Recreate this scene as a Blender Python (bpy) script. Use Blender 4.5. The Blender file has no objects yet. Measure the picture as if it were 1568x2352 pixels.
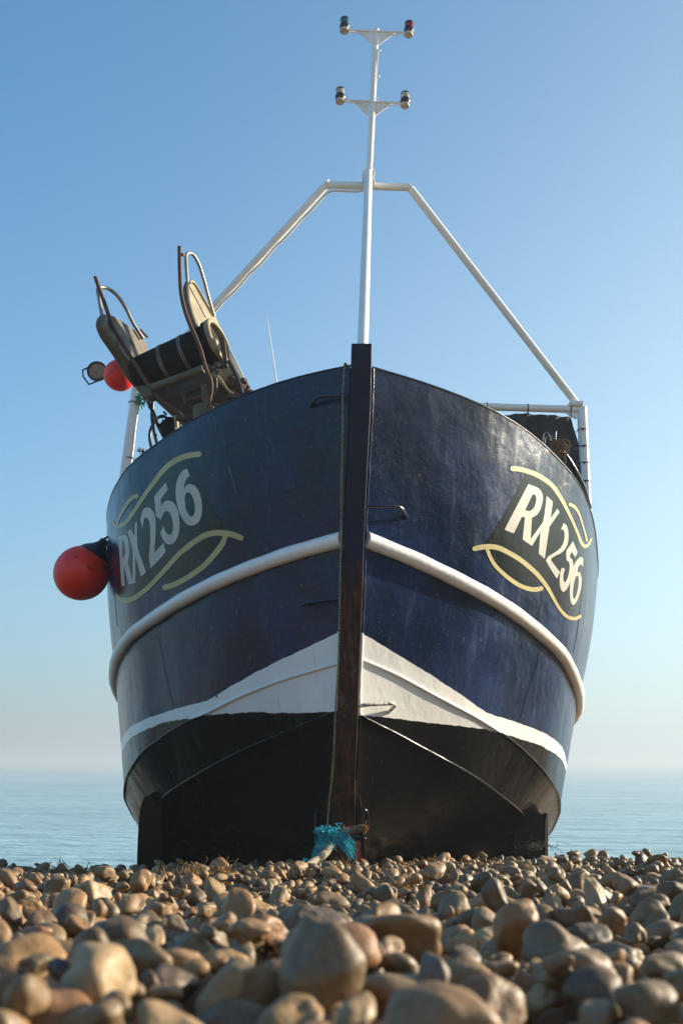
import bpy, bmesh, math, random
import numpy as np
from mathutils import Vector, Matrix, Quaternion
from mathutils.bvhtree import BVHTree
from mathutils.geometry import tessellate_polygon
R = math.radians
sc = bpy.context.scene
COL = sc.collection
rnd = random.Random(7)
rng = np.random.default_rng(11)

# ------------------------------------------------------------------ camera, sky, sun, exposure
PITCH = R(14.25)
F = 35 / 36 * 2352.0            # focal length in units of a 1568 x 2352 picture
cam_d = bpy.data.cameras.new('camera'); cam = bpy.data.objects.new('camera', cam_d); COL.objects.link(cam)
cam_d.sensor_fit = 'VERTICAL'; cam_d.sensor_height = 36; cam_d.sensor_width = 24; cam_d.lens = 35
cam_d.clip_start = 0.02; cam_d.clip_end = 30000
cam.location = (0, 0, 0); cam.rotation_euler = (math.pi / 2 + PITCH, 0, 0)
cam_d.dof.use_dof = True; cam_d.dof.focus_distance = 6.3; cam_d.dof.aperture_fstop = 5.0
sc.camera = cam

SUN_AZ, SUN_EL = R(69), R(19)   # azimuth clockwise from +Y (the way the camera looks)
sun_dir = Vector((math.sin(SUN_AZ) * math.cos(SUN_EL), math.cos(SUN_AZ) * math.cos(SUN_EL), math.sin(SUN_EL)))
world = bpy.data.worlds.new('World'); sc.world = world; world.use_nodes = True
wn = world.node_tree.nodes; wl = world.node_tree.links
for n in list(wn): wn.remove(n)
sky = wn.new('ShaderNodeTexSky'); sky.sky_type = 'NISHITA'; sky.sun_disc = False
sky.sun_elevation = SUN_EL; sky.sun_rotation = SUN_AZ
VEIL_K, VEIL_A, VEIL_C, SKY_TINT = 3.5, .97, (2.30, 2.46, 2.66, 1), (.25, .73, .90, 1)
sky.altitude = 0; sky.air_density = 1.0; sky.dust_density = .8; sky.ozone_density = 2.0
bg = wn.new('ShaderNodeBackground'); bg.inputs['Strength'].default_value = 0.12
wo = wn.new('ShaderNodeOutputWorld')
# the low air over the sea is a pale, even veil that thins out upwards; brighter on the sun's side
wtc = wn.new('ShaderNodeTexCoord'); wsp = wn.new('ShaderNodeSeparateXYZ'); wl.new(wtc.outputs['Generated'], wsp.inputs[0])
def wmath(op, a, b=0.0, clamp=False):
    o = wn.new('ShaderNodeMath'); o.operation = op; o.use_clamp = clamp
    for sk, x in ((o.inputs[0], a), (o.inputs[1], b)):
        if isinstance(x, (float, int)): sk.default_value = x
        else: wl.new(x, sk)
    return o.outputs[0]
el = wmath('MAXIMUM', wsp.outputs[2], 0.0)
veil = wmath('POWER', 2.718, wmath('MULTIPLY', el, -VEIL_K))
side = wmath('ADD', wmath('MULTIPLY', wsp.outputs[0], .66), 1.0)
vcol = wn.new('ShaderNodeMix'); vcol.data_type = 'RGBA'; vcol.blend_type = 'MULTIPLY'; vcol.inputs[0].default_value = 1
vcol.inputs[6].default_value = VEIL_C; wl.new(side, vcol.inputs[7])
gain = wn.new('ShaderNodeMix'); gain.data_type = 'RGBA'; gain.blend_type = 'MULTIPLY'; gain.inputs[0].default_value = 1
wl.new(sky.outputs[0], gain.inputs[6]); gain.inputs[7].default_value = SKY_TINT
wmx = wn.new('ShaderNodeMix'); wmx.data_type = 'RGBA'
wl.new(wmath('MULTIPLY', veil, VEIL_A), wmx.inputs[0]); gsd = wn.new('ShaderNodeMix'); gsd.data_type = 'RGBA'; gsd.blend_type = 'MULTIPLY'; gsd.inputs[0].default_value = 1
wl.new(gain.outputs[2], gsd.inputs[6]); wl.new(wmath('ADD', wmath('MULTIPLY', wsp.outputs[0], -.45), 1.0), gsd.inputs[7]); wl.new(vcol.outputs[2], wmx.inputs[7])
sdot = wn.new('ShaderNodeVectorMath'); sdot.operation = 'DOT_PRODUCT'; wl.new(wtc.outputs['Generated'], sdot.inputs[0]); sdot.inputs[1].default_value = tuple(sun_dir)
glow = wmath('MULTIPLY', wmath('POWER', wmath('MULTIPLY', wmath('ADD', sdot.outputs['Value'], 1.0), .5, True), 5.0), wmath('POWER', 2.718, wmath('MULTIPLY', el, -2.8)))
gmx = wn.new('ShaderNodeMix'); gmx.data_type = 'RGBA'; gmx.blend_type = 'MULTIPLY'; gmx.inputs[0].default_value = 1; gmx.inputs[6].default_value = (8.2, 6.8, 3.2, 1); wl.new(glow, gmx.inputs[7])
gad = wn.new('ShaderNodeMix'); gad.data_type = 'RGBA'; gad.blend_type = 'ADD'; gad.inputs[0].default_value = 1; wl.new(gsd.outputs[2], gad.inputs[6]); wl.new(gmx.outputs[2], gad.inputs[7])
wl.new(gad.outputs[2], wmx.inputs[6]); wl.new(wmx.outputs[2], bg.inputs['Color']); wl.new(bg.outputs[0], wo.inputs['Surface'])
sl = bpy.data.lights.new('sun', 'SUN'); sl.energy = 5.0; sl.angle = R(0.6); sl.color = (1.0, 0.865, 0.67)
so = bpy.data.objects.new('sun', sl); COL.objects.link(so); so.location = (20, 0, 12)
so.rotation_euler = sun_dir.to_track_quat('Z', 'Y').to_euler()
sc.view_settings.view_transform = 'Standard'; sc.view_settings.look = 'None'
sc.view_settings.exposure = 1.07; sc.view_settings.gamma = 1.0
sc.render.engine = 'CYCLES'
sc.cycles.max_bounces = 6; sc.cycles.use_denoising = True

# ------------------------------------------------------------------ helpers
CP, SP = math.cos(PITCH), math.sin(PITCH)
def rayv(u, v):
    xc, zc = (u - 784) / F, -(v - 1176) / F
    return Vector((xc, CP - zc * SP, SP + zc * CP))
def P(u, v, Y):
    """the point at depth Y metres that stands at picture position u, v"""
    d = rayv(u, v)
    return d * (Y / d.y)
K = 1568 / 2731.0
def crop(ox, oy, s):
    return lambda x, y: ((ox + x / s) * K, (oy + y / s) * K)
def pchip(xs, ys, xq):
    xs = np.asarray(xs, float); ys = np.asarray(ys, float); xq = np.asarray(xq, float)
    h = np.diff(xs); d = np.diff(ys) / h
    m = np.zeros_like(ys); m[0] = d[0]; m[-1] = d[-1]
    for i in range(1, len(xs) - 1):
        if d[i - 1] * d[i] > 0:
            w1, w2 = 2 * h[i] + h[i - 1], h[i] + 2 * h[i - 1]
            m[i] = (w1 + w2) / (w1 / d[i - 1] + w2 / d[i])
    k = np.clip(np.searchsorted(xs, xq) - 1, 0, len(xs) - 2)
    t = np.clip((xq - xs[k]) / h[k], 0, 1)
    return ((1 + 2 * t) * (1 - t) ** 2 * ys[k] + t * (1 - t) ** 2 * h[k] * m[k]
            + t * t * (3 - 2 * t) * ys[k + 1] + t * t * (t - 1) * h[k] * m[k + 1])
def smooth_path(pts, n=8, closed=False):
    pts = [Vector(p) for p in pts]
    if len(pts) < 3: return pts
    out = []; N = len(pts)
    rng_i = range(N) if closed else range(N - 1)
    for i in rng_i:
        if closed: a, b, c, d = pts[i - 1], pts[i], pts[(i + 1) % N], pts[(i + 2) % N]
        else: a, b, c, d = pts[max(i - 1, 0)], pts[i], pts[i + 1], pts[min(i + 2, N - 1)]
        for k in range(n):
            t = k / n
            out.append(0.5 * ((2 * b) + (c - a) * t + (2 * a - 5 * b + 4 * c - d) * t * t + (3 * b - a - 3 * c + d) * t ** 3))
    if not closed: out.append(pts[-1])
    return out

class MB:
    """collects simple shapes into one mesh"""
    def __init__(s): s.v = []; s.f = []; s.sm = []; s.mi = []; s.m = 0
    def add(s, vs, fs, smooth=True):
        o = len(s.v); s.v += [tuple(p) for p in vs]
        for f in fs: s.f.append(tuple(i + o for i in f)); s.sm.append(smooth); s.mi.append(s.m)
        return s
    def tube(s, pts, r, seg=14, closed=False, caps=True, smooth_n=0, wob=0.0):
        pts = [Vector(p) for p in pts]
        rs = r if isinstance(r, (list, tuple)) else [r] * len(pts)
        if smooth_n:
            n0 = len(pts); pts = smooth_path(pts, smooth_n, closed)
            rs = list(np.interp(np.linspace(0, n0 - 1, len(pts)), range(n0), rs))
        n = len(pts); vs = []; up = None
        for i, p in enumerate(pts):
            if closed: t = pts[(i + 1) % n] - pts[i - 1]
            else: t = pts[min(i + 1, n - 1)] - pts[max(i - 1, 0)]
            t = t.normalized() if t.length > 1e-9 else Vector((0, 0, 1))
            if up is None:
                up = Vector((0, 0, 1)) if abs(t.z) < .9 else Vector((1, 0, 0))
                up = (up - t * up.dot(t)).normalized()
            else:
                up = up - t * up.dot(t)
                up = up.normalized() if up.length > 1e-6 else t.orthogonal().normalized()
            sd = t.cross(up)
            for k in range(seg):
                a = 2 * math.pi * k / seg
                rr = rs[i] * (1 + (wob * math.sin(a * 3 + i * 1.3) if wob else 0))
                vs.append(p + (up * math.cos(a) + sd * math.sin(a)) * rr)
        fs = []
        for i in range(n if closed else n - 1):
            j = (i + 1) % n
            for k in range(seg):
                k2 = (k + 1) % seg
                fs.append((i * seg + k, i * seg + k2, j * seg + k2, j * seg + k))
        s.add(vs, fs)
        if caps and not closed:
            c0 = [vs[k] for k in range(seg)][::-1]; c1 = [vs[(n - 1) * seg + k] for k in range(seg)]
            s.add(c0, [tuple(range(seg))], False); s.add(c1, [tuple(range(seg))], False)
        return s
    def lathe(s, prof, base, axis, seg=28, smooth=True):
        """prof: (radius, height) pairs along axis from base"""
        ax = Vector(axis).normalized(); e1 = ax.orthogonal().normalized(); e2 = ax.cross(e1)
        base = Vector(base); vs = []
        for r, h in prof:
            for k in range(seg):
                a = 2 * math.pi * k / seg
                vs.append(base + ax * h + (e1 * math.cos(a) + e2 * math.sin(a)) * max(r, 1e-4))
        fs = []
        for i in range(len(prof) - 1):
            for k in range(seg):
                k2 = (k + 1) % seg
                fs.append((i * seg + k, i * seg + k2, (i + 1) * seg + k2, (i + 1) * seg + k))
        s.add(vs, fs, smooth)
        s.add(vs[:seg][::-1], [tuple(range(seg))], False); s.add(vs[-seg:], [tuple(range(seg))], False)
        return s
    def prism(s, pts, off, smooth=False):
        """a polygon pts pushed along the vector off"""
        off = Vector(off); n = len(pts); pts = [Vector(p) for p in pts]
        tri = tessellate_polygon([pts])
        vs = pts + [p + off for p in pts]
        fs = [tuple(t) for t in tri] + [tuple(n + i for i in reversed(t)) for t in tri]
        fs += [(i, (i + 1) % n, n + (i + 1) % n, n + i) for i in range(n)]
        return s.add(vs, fs, smooth)
    def box(s, c, ex, ey, ez):
        c, ex, ey, ez = map(Vector, (c, ex, ey, ez))
        vs = [c + ex * a + ey * b + ez * d for a in (-1, 1) for b in (-1, 1) for d in (-1, 1)]
        return s.add(vs, [(0, 1, 3, 2), (4, 6, 7, 5), (0, 4, 5, 1), (2, 3, 7, 6), (0, 2, 6, 4), (1, 5, 7, 3)], False)
    def build(s, name, mats, parent=None, bevel=0):
        me = bpy.data.meshes.new(name); me.from_pydata(s.v, [], s.f)
        for m in (mats if isinstance(mats, (list, tuple)) else [mats]): me.materials.append(m)
        me.polygons.foreach_set('use_smooth', s.sm); me.polygons.foreach_set('material_index', s.mi)
        bm = bmesh.new(); bm.from_mesh(me)
        bmesh.ops.recalc_face_normals(bm, faces=bm.faces); bm.to_mesh(me); bm.free()
        me.update()
        o = bpy.data.objects.new(name, me); COL.objects.link(o)
        if parent: o.parent = parent; o.matrix_parent_inverse = parent.matrix_world.inverted() if not parent.parent else Matrix()
        if bevel:
            b = o.modifiers.new('bevel', 'BEVEL'); b.width = bevel; b.segments = 2; b.limit_method = 'ANGLE'
        return o
def tag(o, label=None, cat=None, group=None, kind=None):
    if label: o['label'] = label
    if cat: o['category'] = cat
    if group: o['group'] = group
    if kind: o['kind'] = kind
    return o
def empty(name, parent=None):
    """an Empty kept at the world's origin so that its children can be written in world metres"""
    o = bpy.data.objects.new(name, None); COL.objects.link(o); o.empty_display_size = .2
    if parent: o.parent = parent
    return o

# ------------------------------------------------------------------ materials
def lin(r, g, b):
    return tuple(((c / 255) / 12.92 if c / 255 <= .04045 else ((c / 255 + .055) / 1.055) ** 2.4) for c in (r, g, b)) + (1,)
class NT:
    def __init__(s, name):
        s.m = bpy.data.materials.new(name); s.m.use_nodes = True
        s.t = s.m.node_tree; s.b = s.t.nodes['Principled BSDF']; s.out = s.t.nodes['Material Output']
        s._pos = None
    def n(s, t, **kw):
        o = s.t.nodes.new(t)
        for k, v in kw.items(): setattr(o, k, v)
        return o
    def l(s, a, b): s.t.links.new(a, b)
    def pos(s):
        if not s._pos: s._pos = s.n('ShaderNodeNewGeometry').outputs['Position']
        return s._pos
    def mapped(s, scale):
        mp = s.n('ShaderNodeMapping'); mp.inputs['Scale'].default_value = scale; s.l(s.pos(), mp.inputs['Vector']); return mp.outputs[0]
    def noise(s, scale, detail=4, rough=.55, vec=None, dist=0):
        o = s.n('ShaderNodeTexNoise'); o.inputs['Scale'].default_value = scale; o.inputs['Detail'].default_value = detail
        o.inputs['Roughness'].default_value = rough; o.inputs['Distortion'].default_value = dist
        s.l(vec or s.pos(), o.inputs['Vector']); return o.outputs['Fac']
    def ramp(s, fac, a, b, ca=(0, 0, 0, 1), cb=(1, 1, 1, 1)):
        o = s.n('ShaderNodeValToRGB'); e = o.color_ramp.elements
        e[0].position = a; e[1].position = b; e[0].color = ca; e[1].color = cb
        s.l(fac, o.inputs[0]); return o.outputs[0]
    def rng(s, fac, a, b, c=0., d=1.):
        o = s.n('ShaderNodeMapRange'); s.l(fac, o.inputs[0])
        for i, x in enumerate((a, b, c, d)): o.inputs[i + 1].default_value = x
        return o.outputs[0]
    def mix(s, fac, a, b):
        o = s.n('ShaderNodeMix', data_type='RGBA')
        for sk, x in ((o.inputs[0], fac), (o.inputs[6], a), (o.inputs[7], b)):
            if isinstance(x, (float, int, tuple)): sk.default_value = x
            else: s.l(x, sk)
        return o.outputs[2]
    def math(s, op, a, b=0.0, clamp=False):
        o = s.n('ShaderNodeMath', operation=op); o.use_clamp = clamp
        for sk, x in ((o.inputs[0], a), (o.inputs[1], b)):
            if isinstance(x, (float, int)): sk.default_value = x
            else: s.l(x, sk)
        return o.outputs[0]
    def bump(s, h, dist, strength=1., prev=None):
        o = s.n('ShaderNodeBump'); o.inputs['Distance'].default_value = dist; o.inputs['Strength'].default_value = strength
        s.l(h, o.inputs['Height'])
        if prev: s.l(prev, o.inputs['Normal'])
        return o.outputs[0]
    def set(s, **kw):
        nm = dict(col='Base Color', rough='Roughness', metal='Metallic', normal='Normal', spec='Specular IOR Level', coat='Coat Weight', coatr='Coat Roughness', trans='Transmission Weight', alpha='Alpha')
        for k, v in kw.items():
            sk = s.b.inputs[nm[k]]
            if isinstance(v, (float, int, tuple)): sk.default_value = v
            else: s.l(v, sk)
        return s.m

def speckled(t, size, amount):
    """mask of sparse tiny dots"""
    v = t.n('ShaderNodeTexVoronoi'); v.inputs['Scale'].default_value = size; t.l(t.pos(), v.inputs['Vector'])
    near = t.rng(v.outputs['Distance'], .10, .20, 1, 0)
    pick = t.n('ShaderNodeSeparateColor'); t.l(v.outputs['Color'], pick.inputs[0])
    return t.math('MULTIPLY', near, t.rng(pick.outputs[0], 1 - amount, 1 - amount + .01, 0, 1))

def hull_paint():
    t = NT('hull_paint')
    def att(nm):
        a = t.n('ShaderNodeAttribute', attribute_name=nm); return a.outputs['Fac']
    wig = t.math('MULTIPLY', t.math('SUBTRACT', t.noise(9, 3), .5), .018)
    above = t.rng(t.math('ADD', att('above_white'), wig), -.0012, .0012)
    below = t.rng(t.math('ADD', att('above_black'), t.math('MULTIPLY', wig, 1.4)), -.0015, .0015)
    streak = t.noise(1, 5, .65, t.mapped((14, 14, 1.3)))
    cloudy = t.noise(1.7, 6, .62)
    blue = t.mix(t.rng(cloudy, .40, .85), lin(1, 23, 50), lin(2, 40, 94))
    blue = t.mix(t.math('MULTIPLY', t.rng(streak, .55, .80), .07), blue, lin(84, 128, 158))
    chalk = t.math('MULTIPLY', t.rng(t.noise(5.5, 7, .7), .58, .76), .08)
    blue = t.mix(chalk, blue, lin(110, 130, 155))
    scr = t.noise(1, 2, .5, t.mapped((60, 60, 4)))
    blue = t.mix(t.math('MULTIPLY', t.rng(scr, .735, .76), .30), blue, lin(160, 170, 180))
    blue = t.mix(t.math('MULTIPLY', speckled(t, 95, .16), .5), blue, lin(190, 190, 180))
    blue = t.mix(t.math('MULTIPLY', speckled(t, 17, .05), .7), blue, lin(120, 80, 55))
    white = t.mix(t.rng(t.noise(3, 5), .3, .8), lin(222, 221, 218), lin(238, 234, 226))
    white = t.mix(t.math('MULTIPLY', t.rng(streak, .58, .75), .35), white, lin(178, 160, 132))
    white = t.mix(speckled(t, 14, .05), white, lin(90, 74, 58))
    black = t.mix(t.rng(t.noise(2.2, 6, .6), .4, .75), lin(6, 6, 6), lin(19, 18, 16))
    z = t.n('ShaderNodeSeparateXYZ'); t.l(t.pos(), z.inputs[0])
    low = t.math('MULTIPLY', t.rng(z.outputs[2], -.05, -.5, 0, 1), t.rng(t.noise(4, 6), .35, .65))
    black = t.mix(t.math('MULTIPLY', low, .3), black, lin(52, 30, 20))
    black = t.mix(t.math('MULTIPLY', speckled(t, 60, .05), .5), black, lin(130, 120, 105))
    col = t.mix(above, t.mix(below, black, white), blue)
    rough = t.math('ADD', t.rng(cloudy, .3, .8, .16, .30), t.math('MULTIPLY', t.rng(streak, .5, .8), .12))
    b1 = t.bump(t.noise(1, 3, .5, t.mapped((2.6, 2.6, 2.0))), .035, .55)
    b2 = t.bump(t.noise(1, 6, .7, t.mapped((70, 70, 26))), .0010, .8, b1)
    b3 = t.bump(t.noise(16, 5, .6, None, .8), .004, .5, b2)
    sp = t.math('ADD', t.math('MULTIPLY', below, .16), .12)
    return t.set(col=col, rough=rough, normal=b3, spec=sp)

def simple(name, col, rough=.5, metal=0., col2=None, nscale=8, bump=0., bscale=60, spec=.5, dirt=None, dirt_amt=.5, dscale=6, dlo=.55, dhi=.7):
    t = NT(name)
    c = t.mix(t.rng(t.noise(nscale, 5, .6), .3, .7), col, col2 or col)
    r = rough
    if dirt:
        msk = t.math('MULTIPLY', t.rng(t.noise(dscale, 8, .65), dlo, dhi), dirt_amt)
        c = t.mix(msk, c, dirt); r = t.mix(msk, (rough,) * 3 + (1,), (.85, .85, .85, 1))
    kw = dict(col=c, rough=r, metal=metal, spec=spec)
    if bump: kw['normal'] = t.bump(t.noise(bscale, 4, .6), bump)
    return t.set(**kw)

M = {}
M['hull'] = hull_paint()
M['white'] = simple('white_gloss_paint', lin(240, 238, 233), .32, col2=lin(228, 224, 215), nscale=3, bump=.0012, bscale=45, dirt=lin(140, 110, 80), dirt_amt=.5, dscale=22, dlo=.66, dhi=.72)
M['rail'] = simple('white_rubbing_rail_paint', lin(240, 237, 232), .36, col2=lin(226, 221, 212), nscale=5, bump=.003, bscale=30, dirt=lin(120, 92, 66), dirt_amt=.7, dscale=26, dlo=.69, dhi=.73)
M['navy'] = simple('navy_paint', lin(10, 20, 46), .25, col2=lin(16, 30, 62), bump=.003, bscale=30)
M['navy_dark'] = simple('worn_navy_paint', lin(12, 18, 34), .35, col2=lin(8, 12, 24), bump=.002, bscale=40)
M['blackp'] = simple('black_gloss_paint', lin(9, 9, 9), .25, bump=.002, bscale=30, spec=.22)
M['rust'] = simple('rusty_steel', lin(56, 36, 28), .75, col2=lin(96, 60, 42), nscale=30, bump=.0025, bscale=120)
M['cast'] = simple('weathered_cast_alloy', lin(104, 96, 78), .5, .15, col2=lin(70, 64, 52), nscale=14, bump=.002, bscale=80, dirt=lin(88, 56, 36), dirt_amt=.85, dscale=9, dlo=.5, dhi=.66)
M['cream'] = simple('cream_painted_alloy', lin(160, 148, 114), .48, col2=lin(120, 108, 82), nscale=9, bump=.0015, bscale=60, dirt=lin(120, 96, 66), dirt_amt=.6, dscale=12, dlo=.6, dhi=.72)
M['galv'] = simple('galvanised_tube', lin(158, 156, 148), .42, .35, col2=lin(120, 116, 108), nscale=22, dirt=lin(112, 82, 56), dirt_amt=.6, dscale=16, dlo=.6, dhi=.7)
M['rubber'] = simple('black_rubber', lin(8, 8, 9), .75, col2=lin(13, 12, 12), nscale=20, bump=.001, bscale=90, spec=.2)
M['strap'] = simple('steel_strap', lin(120, 118, 114), .45, .5, col2=lin(96, 88, 78), nscale=30)
M['hose'] = simple('black_hose', lin(14, 14, 15), .35)
M['glassy'] = simple('lamp_reflector', lin(170, 180, 190), .12, .75, col2=lin(110, 118, 130), nscale=60, bump=.004, bscale=160)
M['red_ball'] = simple('orange_red_vinyl', lin(250, 50, 26), .42, col2=lin(236, 38, 22), nscale=5, dirt=lin(46, 20, 16), dirt_amt=.8, dscale=9, dlo=.59, dhi=.66)
M['floatcap'] = simple('dark_blue_vinyl', lin(22, 30, 48), .4)
M['tarp'] = simple('dark_canvas', lin(46, 50, 54), .8, col2=lin(34, 37, 41), nscale=5, bump=.004, bscale=14)
M['teal'] = simple('green_net_twine', lin(20, 130, 100), .6)

def stem_mat():
    t = NT('worn_stem_bar')
    z = t.n('ShaderNodeSeparateXYZ'); t.l(t.pos(), z.inputs[0])
    wob = t.math('ADD', z.outputs[2], t.math('MULTIPLY', t.math('SUBTRACT', t.noise(1, 5, .6, t.mapped((30, 30, 5))), .5), .5))
    up = t.rng(wob, .92, 1.18)
    navy = t.mix(t.rng(t.noise(12, 5), .35, .7), lin(5, 17, 42), lin(8, 25, 58))
    n2 = t.noise(1, 6, .7, t.mapped((34, 34, 7)))
    rust = t.mix(t.rng(n2, .42, .66), lin(22, 17, 14), lin(86, 44, 22))
    gry = t.math('MULTIPLY', t.rng(t.noise(1, 6, .7, t.mapped((22, 22, 9))), .56, .68), t.math('MULTIPLY', t.rng(z.outputs[2], .15, .3), t.rng(z.outputs[2], .75, .6)))
    rust = t.mix(t.math('MULTIPLY', gry, .8), rust, lin(96, 92, 86))
    col = t.mix(up, rust, navy)
    return t.set(col=col, rough=t.rng(n2, .3, .7, .3, .6), normal=t.bump(n2, .004, .6), spec=.22)
M['stem'] = stem_mat()
def rope_mat(name, c1, c2, freq):
    t = NT(name)
    n1 = t.noise(freq, 3, .7)
    return t.set(col=t.mix(t.rng(n1, .35, .65), c1, c2), rough=.9, normal=t.bump(n1, .004), spec=.2)
M['rope_green'] = rope_mat('faded_green_cord', lin(66, 84, 56), lin(168, 164, 116), 130)
M['rope_pale'] = rope_mat('pale_tow_rope', lin(124, 116, 100), lin(166, 158, 140), 90)
M['rope_brown'] = rope_mat('brown_rope', lin(84, 62, 42), lin(158, 128, 92), 110)
M['twine_blue'] = rope_mat('blue_twine', lin(20, 128, 150), lin(70, 190, 205), 60)
M['weed'] = rope_mat('dry_weed', lin(104, 76, 42), lin(168, 132, 80), 50)
def decal(name, c1, c2, rough):
    t = NT(name)
    c = t.mix(t.rng(t.noise(6, 6, .6), .35, .7), c1, c2)
    c = t.mix(t.math('MULTIPLY', speckled(t, 55, .20), .4), c, lin(190, 188, 176))
    c = t.mix(t.math('MULTIPLY', speckled(t, 22, .06), .8), c, lin(96, 70, 46))
    b = t.bump(t.noise(1, 6, .7, t.mapped((70, 70, 26))), .0010, .7)
    b = t.bump(t.noise(16, 5, .6, None, .8), .002, .5, b)
    return t.set(col=c, rough=rough, normal=b, spec=.28)
M['letter'] = decal('pale_letter_paint', lin(192, 190, 178), lin(176, 174, 163), .38)
M['gold'] = decal('cream_gold_paint', lin(176, 162, 108), lin(186, 174, 122), .38)
M['panel'] = decal('dark_grey_panel_paint', lin(6, 9, 9), lin(10, 12, 11), .2)

# ------------------------------------------------------------------ boat: lines of the hull
YF = lambda v: float(np.interp(v, [788, 1240, 1640, 1800, 1955], [5.32, 5.54, 5.68, 5.73, 5.86]))   # front of the stem
STEM = [(788, 807, 854), (937, 803, 851), (1083, 797.5, 843), (1230, 790, 836), (1378, 782.5, 832), (1512, 779.5, 826), (1620, 775, 822.5),
        (1700, 770.5, 820), (1794, 764, 815), (1888, 761, 815.5), (1985, 762, 820)]
def stem_u(v):
    vs = [s[0] for s in STEM]
    return float(np.interp(v, vs, [s[1] for s in STEM])), float(np.interp(v, vs, [s[2] for s in STEM]))
QX = [0, .09, .19, .37, .51, .76, 1, 1.3, 1.6, 2.2, 2.95]
XX = [0, .205, .40, .63, .775, .915, 1.0, 1.045, 1.05, 1.0, .84]
DEP = 3.3
QF = np.concatenate([np.linspace(0, .2, 14)[:-1], np.linspace(.2, 1.4, 46)[:-1], np.linspace(1.4, 2.9, 20)])
ROWS = {
 'sheer': dict(r=[(855, 842), (960, 872), (1050, 905), (1130, 940), (1200, 982), (1265, 1035), (1310, 1085), (1347, 1150), (1366, 1220), (1372, 1290)],
               l=[(805, 838), (700, 858), (600, 890), (480, 945), (400, 990), (330, 1040), (275, 1100), (255, 1140), (246, 1182), (243, 1235)], rs=9, ls=9),
 'rub': dict(r=[(838, 1240), (900, 1264), (1000, 1309), (1100, 1362), (1200, 1425), (1270, 1485), (1303, 1536), (1320, 1579), (1325, 1607), (1321, 1635)],
             l=[(788, 1240), (700, 1262), (600, 1297), (500, 1340), (400, 1392), (330, 1440), (290, 1482), (272, 1516), (266, 1548), (269, 1575), (277, 1597)], rs=8, ls=8),
 'k1': dict(r=[(826, 1514), (877, 1529), (950, 1573), (1024, 1613), (1082, 1644), (1119, 1664), (1155, 1688), (1199, 1721), (1236, 1761), (1265, 1798), (1282, 1831), (1284, 1850), (1280, 1875), (1269, 1900), (1258, 1918)],
            l=[(778, 1523), (687, 1549), (603, 1576), (552, 1600), (475, 1640), (435, 1656), (391, 1681), (354, 1708), (317, 1743), (299, 1772), (288, 1805), (287, 1820), (291, 1842), (303, 1866), (316, 1888)], rs=11, ls=11),
 'k2': dict(r=[(822, 1642), (877, 1670), (950, 1708), (1024, 1750), (1097, 1790), (1152, 1831), (1188, 1860), (1210, 1889)],
            l=[(772, 1634), (706, 1664), (632, 1692), (559, 1725), (500, 1754), (449, 1783), (405, 1809), (376, 1833), (361, 1852)], yend=7.75),
}
TAPER = -.075
def solve_row(name, side):
    d = ROWS[name]; pts = d[side]; sg = 1 if side == 'r' else -1
    v0 = pts[0][1]; Y0 = YF(v0) + .085
    ul, ur = stem_u(v0); xc = P((ul + ur) / 2, v0, Y0).x
    Yg = np.linspace(Y0 + .003, Y0 + DEP * 2.4, 6000); Xg = pchip(QX, XX, (Yg - Y0) / DEP)
    def Rx(u, v): r_ = rayv(u, v); return sg * (r_.x / r_.y * Yg - xc)
    x0 = sg * (P(pts[0][0], v0, Y0).x - xc)
    si = d.get('rs' if side == 'r' else 'ls')
    if si is not None:
        ratio = (Rx(*pts[si]) - x0) / Xg; k = int(np.argmin(ratio)); B = ratio[k]; Ys = Yg[k]
    else:
        k = int(np.argmin(abs(Yg - d['yend']))); B = (Rx(*pts[-1])[k] - x0) / Xg[k]; Ys = 99; si = 99
    qs = [0.]; zs = [P(*pts[0], Y0).z]
    for i, (u, v) in enumerate(pts[1:], 1):
        g = B * Xg + x0 - Rx(u, v)
        if i == si: kk = k
        elif i < si:
            idx = np.where(g[:(k if si < 99 else None)] < 0)[0]
            # front branch: g starts above 0 only past the crossing
            sgn = np.where((g[:-1] < 0) & (g[1:] >= 0))[0]; kk = int(sgn[0]) if len(sgn) else int(np.argmax(g))
        else:
            sgn = np.where((g[:-1] >= 0) & (g[1:] < 0))[0]; kk = int(sgn[-1]) if len(sgn) else int(np.argmax(g))
        qs.append((Yg[kk] - Y0) / DEP); zs.append(P(u, v, Yg[kk]).z)
    o = [0]
    for i in range(1, len(qs)):
        if qs[i] > qs[o[-1]] + .012: o.append(i)
    qs = [qs[i] for i in o]; zs = [zs[i] for i in o]
    sl_e = max(-.45, min((zs[-1] - zs[-2]) / (qs[-1] - qs[-2]), -.1))
    qe, ze = qs[-1], zs[-1]; sl = sl_e
    q = qe; z = ze
    for _ in range(12):
        q += .16; sl = sl * .72 + TAPER * DEP * .28; z += sl * .16
        if q < 3: qs.append(q); zs.append(z)
    if name == 'k2':
        qs = [a for a in qs if a <= .68]; zs = zs[:len(qs)]; qs += [.95, 1.15, 1.5, 2.1, 3]; zs += [-.70, -.88, -1.02, -1.15, -1.4]
    zz = pchip(qs, zs, np.linspace(0, 2.9, 600))
    kern = np.exp(-.5 * (np.arange(-24, 25) / 8.) ** 2); kern /= kern.sum()
    pad = np.concatenate([2 * zz[0] - zz[24:0:-1], zz, 2 * zz[-1] - zz[-2:-26:-1]])
    zz = np.convolve(pad, kern, 'valid')
    zq = np.interp(QF, np.linspace(0, 2.9, 600), zz)
    xq = xc + sg * (x0 + B * pchip(QX, XX, QF)); yq = Y0 + DEP * QF
    print(f'row {name} {side} B={B:.2f} xc={xc:.3f} Ysil={Ys:.2f} z0={zs[0]:.2f} z(1)={np.interp(1, QF, zq):.2f} zend={zq[-1]:.2f}')
    return np.stack([xq, yq, zq], 1)
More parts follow.
